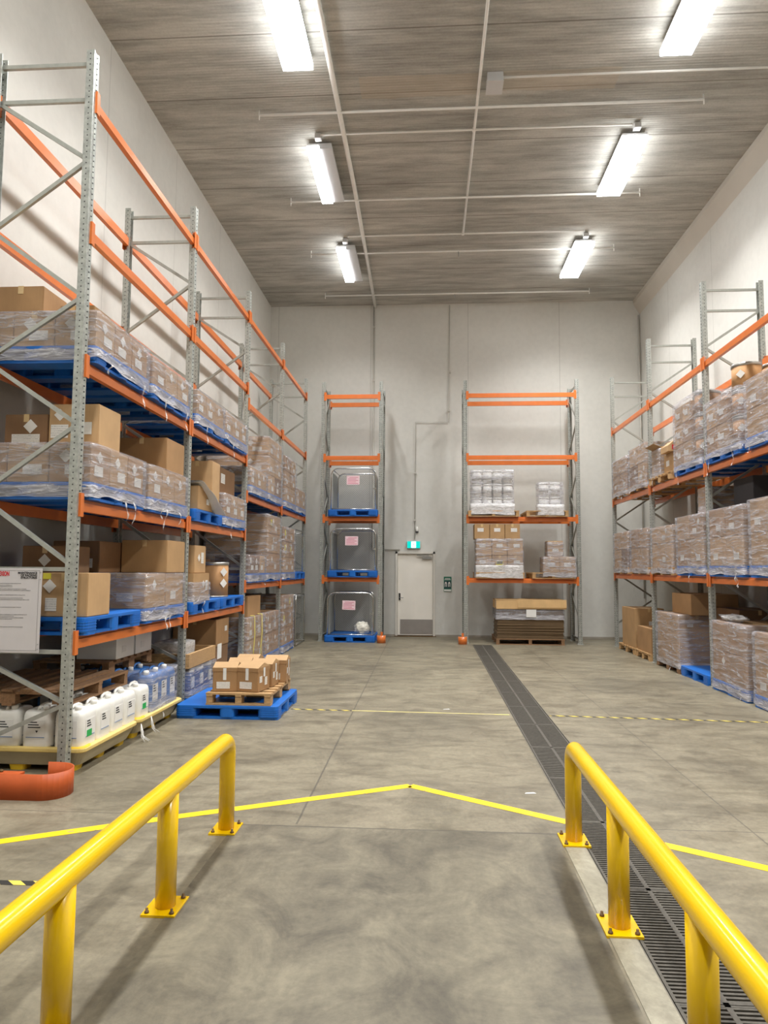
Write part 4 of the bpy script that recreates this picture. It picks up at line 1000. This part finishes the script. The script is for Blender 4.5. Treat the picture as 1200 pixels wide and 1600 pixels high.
obj('red_print', MB().box(-.06, .06, -.204, -.201, .03, .11), M['red'], o)
wrap(4.075, 5.2, 12.66, 13.24, G3+.10, G3+.62, 'clear film round the open carton, right top shelf', 53, 1, -1)
# d: blue pallet with cartons and drums
def drum_load(key, z, desc, tiers, seed, topdrum=True, hh=.33, nd=3, cart=(.33, .33)):
    y0, y1 = RS[key]
    pallet('blue', 4.065+.5825, (y0+y1)/2, z, desc)
    zz = z+.152
    for k in range(nd):
        drum(4.065+.22, y0+.22, zz+k*(hh+.003), f'fibre drum at near aisle corner, {TIER[3][k]}, {desc}', r=.185, h=hh, marks=[(math.pi*1.25, hh*.55, .12)] if k != 1 else [], group='fibre drums on right rack')
        drum(4.065+.63, y0+.22, zz+k*(hh+.003), f'fibre drum inward of corner column, {TIER[3][k]}, {desc}', r=.185, h=hh, group='fibre drums on right rack')
    for j in range(2):
        for i, th in enumerate(cart):
            carton(4.065+.29+.57*0, y0+.42+.36*j+.19, zz+sum(cart[:i]), .52, .35, th-.004, f'brown carton behind drums, {ORD[j]}, {TIER[len(cart)][i]}, {desc}', 'cartons, '+desc, (j+i) % 3, [('slip', '-x', 0, .5, .14), ('diamond', '-x', .28, .6, .1)])
load_d = drum_load('d', G3, 'right top shelf, third nearest pallet', 3, 54, hh=.345, cart=(.35, .33, .30))
wrap(4.06, 5.235, *RS['d'], G3+.05, G3+.15+1.05, 'clear stretch film round load, right top shelf, third nearest pallet', 54, 1, -1)
drum_load('e', G3, 'right top shelf, second nearest pallet', 3, 55, hh=.36, cart=(.36, .34))
wrap(4.06, 5.235, *RS['e'], G3+.05, G3+.15+.76, 'clear stretch film round load, right top shelf, second nearest pallet', 55, 2, -1)
load(1, *RS['f'], G3, 'right top shelf, nearest pallet', nx=2, ny=2, tiers=(.36, .38), seed=56, tails=2, tone=0)
# middle level
load(1, *RS['a'], G2, 'right low shelf, farthest pallet', kind='pale', nx=1, ny=2, tiers=(.38, .37), seed=61, tails=0, tone=2, marks=None)
load(1, *RS['b'], G2, 'right low shelf, second pallet back', kind='pale', nx=1, ny=2, tiers=(.38, .37), seed=62, tails=0, tone=0, marks=None)
load(1, *RS['c'], G2, 'right low shelf, third pallet back', kind='pale', nx=2, ny=1, tiers=(.42, .30), seed=63, tails=0, tone=2, marks='yellow')
load(1, *RS['d'], G2, 'right low shelf, third nearest pallet', nx=2, ny=2, tiers=(.42, .38), seed=64, tails=1, tone=0)
carton(4.40, 11.0, G2+.15+.805, .44, .40, .40, 'wrapped tall box standing on load, right low shelf, third nearest pallet', None, 0, [])
wrap(4.17, 4.63, 10.79, 11.21, G2+.15+.81, G2+.15+1.20, 'film round tall box, right low shelf, third nearest pallet', 65, 0, -1)
load(1, *RS['e'], G2, 'right low shelf, second nearest pallet', nx=2, ny=2, tiers=(.41, .40), seed=66, tails=2, tone=1)
o = carton(4.72, 10.1, G2+.15+.815, .66, .62, .42, 'black crate standing on load, right low shelf, second nearest pallet', None, 3, [], tape=False, name='black_crate', cat='crate')
o.data = o.data.copy(); o.data.materials[0] = M['dark']
load(1, *RS['f'], G2, 'right low shelf, nearest pallet', nx=2, ny=2, tiers=(.42, .42), seed=67, tails=1, tone=0)
# floor level
pallet('pale', 4.66, 15.05, 0, 'right floor bay, farthest', 0)
carton(4.40, 14.98, .137, .58, .92, .78, 'tall carton at far end, right rack floor level', None, 0, [('slip', '-y', .1, .62, .14)])
carton(4.98, 14.98, .137, .5, .92, .62, 'dark carton behind tall far carton, right rack floor level', None, 3, [])
pallet('pale', 4.66, 13.93, 0, 'right floor bay, second back', 0, 1.165, .90)
carton(4.40, 13.92, .137, .58, .86, .46, 'low wide carton, right rack floor level, second pallet back', None, 1, [('slip', '-y', .0, .5, .1)])
pallet('old', 4.65, 12.49, 0, 'right floor bay, under wide wrapped load', 0)
carton(4.38, 12.48, .137, .58, 1.10, .82, 'big upright carton in dark wrap, right rack floor level', None, 0, [('slip', '-y', -.2, .8, .1)])
carton(4.96, 12.48, .137, .5, 1.10, .80, 'second upright carton behind big wrapped one, right rack floor level', None, 3, [])
carton(4.62, 12.25, .962, .75, .9, .34, 'flat brown carton on big upright cartons, right rack floor level', None, 1, [])
wrap(4.06, 5.22, 11.90, 13.06, .08, .965, 'clear film round big upright cartons, right rack floor level', 71, 1, -1)
pallet('blue', 4.66, 11.31, 0, 'empty looking, right floor bay three')
carton(4.92, 11.35, .152, .6, .9, .95, 'dark brown carton set back on blue pallet, right rack floor level', None, 3, [])
load(1, *RS['e'], 0, 'right floor, second nearest pallet', nx=2, ny=2, tiers=(.42, .41), seed=72, tails=1, tone=1)
load(1, *RS['f'], 0, 'right floor, nearest pallet', nx=2, ny=2, tiers=(.40, .38), seed=73, tails=1, tone=0)

# crumpled film lying on the second nearest floor load
bm = bmesh.new(); bmesh.ops.create_icosphere(bm, subdivisions=3, radius=1)
for v in bm.verts:
    v.co = Vector((v.co.x*.12, v.co.y*.32, v.co.z*.05))*(1+noise.noise(v.co*3)*.5)
me = bpy.data.meshes.new('film_heap'); bm.to_mesh(me); bm.free(); me.materials.append(M['milky']); me.polygons.foreach_set('use_smooth', [True]*len(me.polygons))
o = place(me, 'film_heap', None, (4.25, 10.2, 1.03)); tag(o, 'heap of crumpled film on load, right floor, second nearest pallet', 'packing scrap')

# ------------------------------------------------------------------ wide back rack loads
def back_load(x0, x1, z, desc, rows, kind='pale', seed=1):
    pallet(kind, (x0+x1)/2, PB, z, desc)
B3, B4 = 2.84+.053, 1.426+.053
def pail_proto(h):
    def mk():
        t = empty('white_pail'); obj('pail_body', MB().lathe([(.100, 0), (.110, h-.04)], 22), M['pail'], t)
        obj('pail_lid', MB().lathe([(.116, h-.045), (.116, h-.015), (.106, h-.005), (.0, h-.005)][:3], 22), M['white_pl'], t); obj('label_print', MB().lathe([(.1045, h*.3), (.1105, h*.72)], 22), M['paper'], t); return t
    return mk
pallet('pale', 1.46, PB, B3, 'upper level of wide back rack, left', 0)
TT = ['bottom tier', 'middle tier', 'top tier']; CC = ['leftmost', 'second from left', 'third from left', 'rightmost']
for tz in range(3):
    for k in range(4):
        for r_ in range(2):
            instance('wp31', pail_proto(.305), f'white pail {CC[k]}, {TT[tz]}, {"front" if r_ == 0 else "second"} row, upper left load, wide back rack', 'pail', (1.09+.235*k*1.0, BY+.02+.26*r_, B3+.137+.315*tz), 0, 'white pails')
wrap(.95, 1.93, BY-.12, BY+.45, B3+.05, B3+.137+.945, 'shiny film round three tiers of white pails, wide back rack', 81, 0, 1, loose=2)
wrap(.94, 1.94, BY-.13, BY+.46, B3+.03, B3+.30, 'bright bunched film at base of white pails, upper left load', 88, 0, 1, milky=True)
pallet('pale', 2.68, PB, B3, 'upper level of wide back rack, right', 0, .95, 1.165)
for tz in range(2):
    for k in range(2):
        instance('wp34', pail_proto(.32), f'white pail {"left" if k == 0 else "right"}, {["bottom", "top"][tz]} tier, upper right load, wide back rack', 'pail', (2.62+.26*k, BY+.02, B3+.137+.33*tz), 0, 'white pails')
wrap(2.47, 3.05, BY-.12, BY+.18, B3+.05, B3+.137+.66, 'shiny film round two tiers of white pails, wide back rack', 82, 0, 1, loose=2)
wrap(2.46, 3.06, BY-.13, BY+.19, B3+.03, B3+.28, 'bright bunched film at base of white pails, upper right load', 89, 0, 1, milky=True)
pallet('pale', 1.60, PB, B4, 'lower level of wide back rack, left', 0, 1.10, 1.165)
for tz, (nk, xa, xb, th) in enumerate(((3, 1.06, 2.12, .39), (3, 1.06, 2.12, .37), (3, 1.02, 2.06, .35))):
    for k in range(nk):
        ww = (xb-xa)/nk
        carton(xa+ww*(k+.5), BY+.17, B4+.137+sum((.39, .37, .35)[:tz]), ww-.01, .55, th-.005, f'brown carton {["left", "centre", "right"][k]}, {TT[tz]}, lower left load, wide back rack', 'cartons on wide back rack', 2 if tz == 1 else 0, [('slip', '-y', .1*(k-1), .6, .14)]+([('yellow', '-y', 0, .4, (.16, .2))] if (tz == 0 and k == 1) else []))
wrap(1.05, 2.13, BY-.12, BY+.46, B4+.03, B4+.137+.77, 'bright film round lower cartons, left load of wide back rack', 83, 0, 1, milky=False, loose=2.2)
wrap(1.052, 2.128, BY-.13, BY+.47, B4+.0, B4+.30, 'milky film band round base of left load, wide back rack', 84, 0, 1, milky=True)
pallet('pale', 2.80, PB, B4, 'lower level of wide back rack, right', 0, .95, 1.165)
for k in range(2): carton(2.75+.36*k, BY+.12, B4+.137, .355, .5, .36, f'{"left" if k == 0 else "right"} brown carton, lower right load, wide back rack', 'cartons on wide back rack', 0, [('slip', '-y', 0, .5, .16)])
carton(2.85, BY+.10, B4+.137+.362, .34, .40, .36, 'single upright carton crowning lower right load, wide back rack', None, 2, [('slip', '-y', 0, .4, .14)])
wrap(2.56, 3.31, BY-.15, BY+.40, B4+.03, B4+.137+.36, 'shiny film round lower right cartons, wide back rack', 85, 0, 1)
wrap(2.67, 3.03, BY-.12, BY+.32, B4+.137+.37, B4+.137+.70, 'film round the single upright carton, wide back rack', 86, 0, 1)
# floor: flattened cartons
pallet('old', 2.25, BY+.35, 0, 'floor of wide back rack, under flat cartons', 0, 1.52, 1.165)
rnd = random.Random(4)
for k in range(22):
    th = .028; z = .137+k*th*1.06
    o = place(cached(('flat', k % 3), lambda: MB().box(-.74, .74, -.42, .42, 0, .0125).box(-.735, .735, -.415, .415, .0145, .027).mesh('flattened_carton', M['cardold'])), 'flattened_carton', None, (2.25+rnd.uniform(-.012, .012), BY+.2+rnd.uniform(-.012, .012), z), (0, 0, rnd.uniform(-.01, .01)))
    tag(o, 'flattened carton in the strapped stack, floor of wide back rack', 'carton', 'flattened cartons in the stack')
wrap(1.49, 3.01, BY-.24, BY+.64, .56, .137+22*.0297, 'dark shiny film round the flattened carton stack', 87, 0, 1, lip=.02)
o = obj('cardboard_tray', MB().box(-.78, .78, -.44, .42, .19, .20).box(-.78, .78, -.44, -.43, .0, .20).box(.77, .78, -.44, .42, .0, .20).box(-.78, -.77, -.2, .42, .0, .2).box(-.30, .78, -.455, -.44, .03, .21), cardboard('cardboard_light', srgb(214, 176, 122)), None, (2.27, BY+.18, .80)); tag(o, 'pale upturned cardboard tray covering the flattened carton stack', 'tray')
o = obj('paper_notice', MB().box(-.11, .11, -.003, .003, 0, .17), M['paper'], None, (2.27, BY-.262, .62)); tag(o, 'white paper sheet on front of the flattened carton stack', 'notice')
pallet('blue', 2.12, BY+.30+.42, 0, 'behind timber pallet, floor of wide back rack') if False else None

# ------------------------------------------------------------------ warning sign on the near frame
sg = thing('warning_sign', 'white rack maintenance sign with red heading on nearest left frame', 'sign', (-3.50, LY-.052, .985))
obj('sign_board', MB().box(-.31, .31, -.004, 0, 0, .69), M['signwhite'], sg, bevel=.002)
bd = MB()
for a, b_, c_, d_ in ((-.29, .29, .672, .674), (-.29, .29, .018, .020), (-.290, -.288, .018, .674), (.283, .285, .018, .674)): bd.box(a, b_, -.0052, -.004, c_, d_)
obj('border_line', bd, M['greyink'], sg)
def text(body, size, m_, parent, loc, name, align='LEFT', bold=0.0, rx=math.pi/2, sx=1.0):
    cu = bpy.data.curves.new('text', 'FONT'); cu.body = body; cu.size = size; cu.extrude = .0004; cu.align_x = align; cu.offset = bold; cu.space_line = .85
    to = bpy.data.objects.new('text', cu); C.objects.link(to); bpy.context.view_layer.update()
    dg = bpy.context.evaluated_depsgraph_get(); me = bpy.data.meshes.new_from_object(to.evaluated_get(dg)); bpy.data.objects.remove(to)
    me.materials.clear(); me.materials.append(m_)
    o = place(me, name, parent, loc, (rx, 0, 0)); o.scale = (sx, 1, 1); return o
text('DEXION', .052, M['red'], sg, (.03, -.006, .628), 'heading', 'RIGHT', bold=.0022, sx=.56)
text('MAINTENANCE\nOF RACKING\nSTRUCTURES', .0235, M['ink'], sg, (.268, -.006, .645), 'title', 'RIGHT', bold=.0008)
tl = MB(); rnd = random.Random(9)
for z in (.565, .55, .538, .52, .508, .47, .445, .432, .37, .31, .297, .285, .273, .21):
    x = -.27; tl = MB()
    e_ = rnd.uniform(.05, .23)
    while x < e_:
        w_ = rnd.uniform(.01, .03); tl.box(x, min(x+w_, e_), -.0052, -.004, z-rnd.uniform(.0012, .0024), z+rnd.uniform(.001, .0024)); x += w_+.0
    obj('text_line', tl, M['greyink'], sg)
rv = MB()
for x, z in ((.297, .66), (.297, .60), (.297, .03), (.297, .07), (-.297, .66), (-.297, .03)): rv.box(x-.004, x+.004, -.008, -.004, z-.004, z+.004)
obj('rivet', rv, M['steel'], sg)

# ------------------------------------------------------------------ floor drain grates and floor lines
def grate_proto():
    mb = MB(); 
    for k in range(36):
        y = .014+k*.0272
        mb.box(-.19, -.012, y, y+.0135, -.022, -.002); mb.box(.012, .19, y, y+.0135, -.022, -.002)
    mb.box(-.20, -.186, 0, .99, -.03, 0); mb.box(.186, .20, 0, .99, -.03, 0); mb.box(-.012, .012, 0, .99, -.026, -.001); mb.box(-.2, .2, 0, .012, -.026, -.001); mb.box(-.2, .2, .978, .99, -.026, -.001)
    return obj('drain_grate', mb, M['grate'])
for k in range(17):
    y = 15.92-1-.995*k
    instance('grate', grate_proto, 'slotted iron grate panel in long floor drain beside right yellow rail' if False else 'slotted iron grate panel set in the long floor drain', 'grate', (1.165, y, 0), 0, 'grate panels in the floor drain')
struct('trim_5', MB().box(.951, .959, WF, 15.94, -.03, .002).box(1.371, 1.379, WF, 15.94, -.03, .003).box(.95, 1.38, 15.93, 15.945, -.03, .003), M['grateframe'])

def strip(name, pts, w_, m_, label, z=.006):
    mb = MB(); n = len(pts); Lp, Rp = [], []
    for i, p in enumerate(pts):
        a = Vector(pts[max(i-1, 0)]); c = Vector(pts[min(i+1, n-1)]); d_ = (c-a).normalized(); q = Vector((-d_.y, d_.x))*w_/2
        Lp.append((p[0]+q.x, p[1]+q.y)); Rp.append((p[0]-q.x, p[1]-q.y))
    for i in range(n-1):
        a, b_, c, d_ = Lp[i], Lp[i+1], Rp[i+1], Rp[i]
        mb.add([(*a, 0), (*b_, 0), (*c, 0), (*d_, 0), (*a, .0015), (*b_, .0015), (*c, .0015), (*d_, .0015)], [(3, 2, 1, 0), (4, 5, 6, 7), (0, 1, 5, 4), (2, 3, 7, 6), (1, 2, 6, 5), (3, 0, 4, 7)])
    o = obj(name, mb, m_, None, (0, 0, z)); tag(o, label, 'floor marking'); return o
strip('floor_line', [(-2.66, 4.30), (-1.68, 4.845), (-.15, 5.645)], .085, M['line'], 'yellow painted floor line rising left to the peak between the rails', .0005)
strip('floor_line', [(-.15, 5.645), (.30, 5.35), (.95, 4.93)], .085, M['line'], 'yellow painted floor line falling from the peak to right rail', .0005)
strip('floor_line', [(1.38, 4.64), (1.95, 4.28), (3.4, 3.36)], .085, M['line'], 'yellow painted floor line beyond the drain on the right', .0005)
strip('hazard_tape', [(-1.66, 8.50), (-.93, 8.48)], .035, M['hazard'], 'worn striped tape from aisle pallet to the floor joint', .0005)
strip('floor_tape', [(-.92, 8.48), (.93, 8.42)], .032, M['faded'], 'faded cream tape across the aisle from joint to drain', .0005)
strip('hazard_tape', [(1.39, 8.42), (4.06, 8.28)], .035, M['hazard'], 'black and yellow striped tape right of the drain', .0005)
strip('hazard_tape', [(-3.2, 3.75), (-1.97, 3.78)], .05, M['hazard'], 'short black and yellow tape beside the left rail', .0005)
for x, y, lb in ((.72, 5.52, 'small white paper scrap on floor near right rail'), (.16, 8.65, 'tiny white scrap on floor near middle of aisle')):
    o = obj('paper_scrap', MB().add([(0, 0, .002), (.09, .01, .003), (.07, .03, .006), (.01, .025, .002)], [(0, 1, 2, 3)]), M['paper'], None, (x, y, 0)); tag(o, lb, 'scrap')

# ------------------------------------------------------------------ yellow guard rails
def rail(x, ys, label):
    t = thing('guard_rail', label, 'guard rail', (x, ys[0], 0)); r = .051; H = .575; R_ = .085
    pts = [(0, 0, .012), (0, 0, H-R_-.1), (0, 0, H-R_)]+[(0, -R_+R_*math.cos(a), H-R_+R_*math.sin(a)) for a in [math.pi/2*k/8 for k in range(1, 9)]]
    y1 = ys[-1]-ys[0]-.5
    pts += [(0, y1*k/12-R_*(1-k/12), H) for k in range(1, 13)]
    obj('rail_tube', MB().tube(pts, r, 24), M['yellow'], t)
    for i, y in enumerate(ys):
        if i: obj('post', MB().tube([(0, y-ys[0], .012), (0, y-ys[0], H-.02)], r, 24), M['yellow'], t)
        bp_ = obj('base_plate', MB().box(-.085, .085, -.105, .105, 0, .012), M['yellow'], t, (0, y-ys[0], 0))
        if i == 0 or True:
            bp_['label'] = 'yellow floor plate'
        for bx, by in ((-.062, -.082), (.062, -.082), (-.062, .082), (.062, .082)):
            place(cached('bolt', lambda: MB().lathe([(.012, .012), (.012, .02), (.007, .021), (.007, .034), (.001, .035)], 8).mesh('bolt', M['bolt'])), 'bolt', bp_, (bx, by, 0))
    return t
rail(-1.315, [4.62, 3.57, 2.53, 1.49, .45], 'yellow tubular guard rail on the left of the ramp')
rail(.903, [4.61, 3.55, 2.50, 1.45, .40], 'yellow tubular guard rail on the right beside the drain')
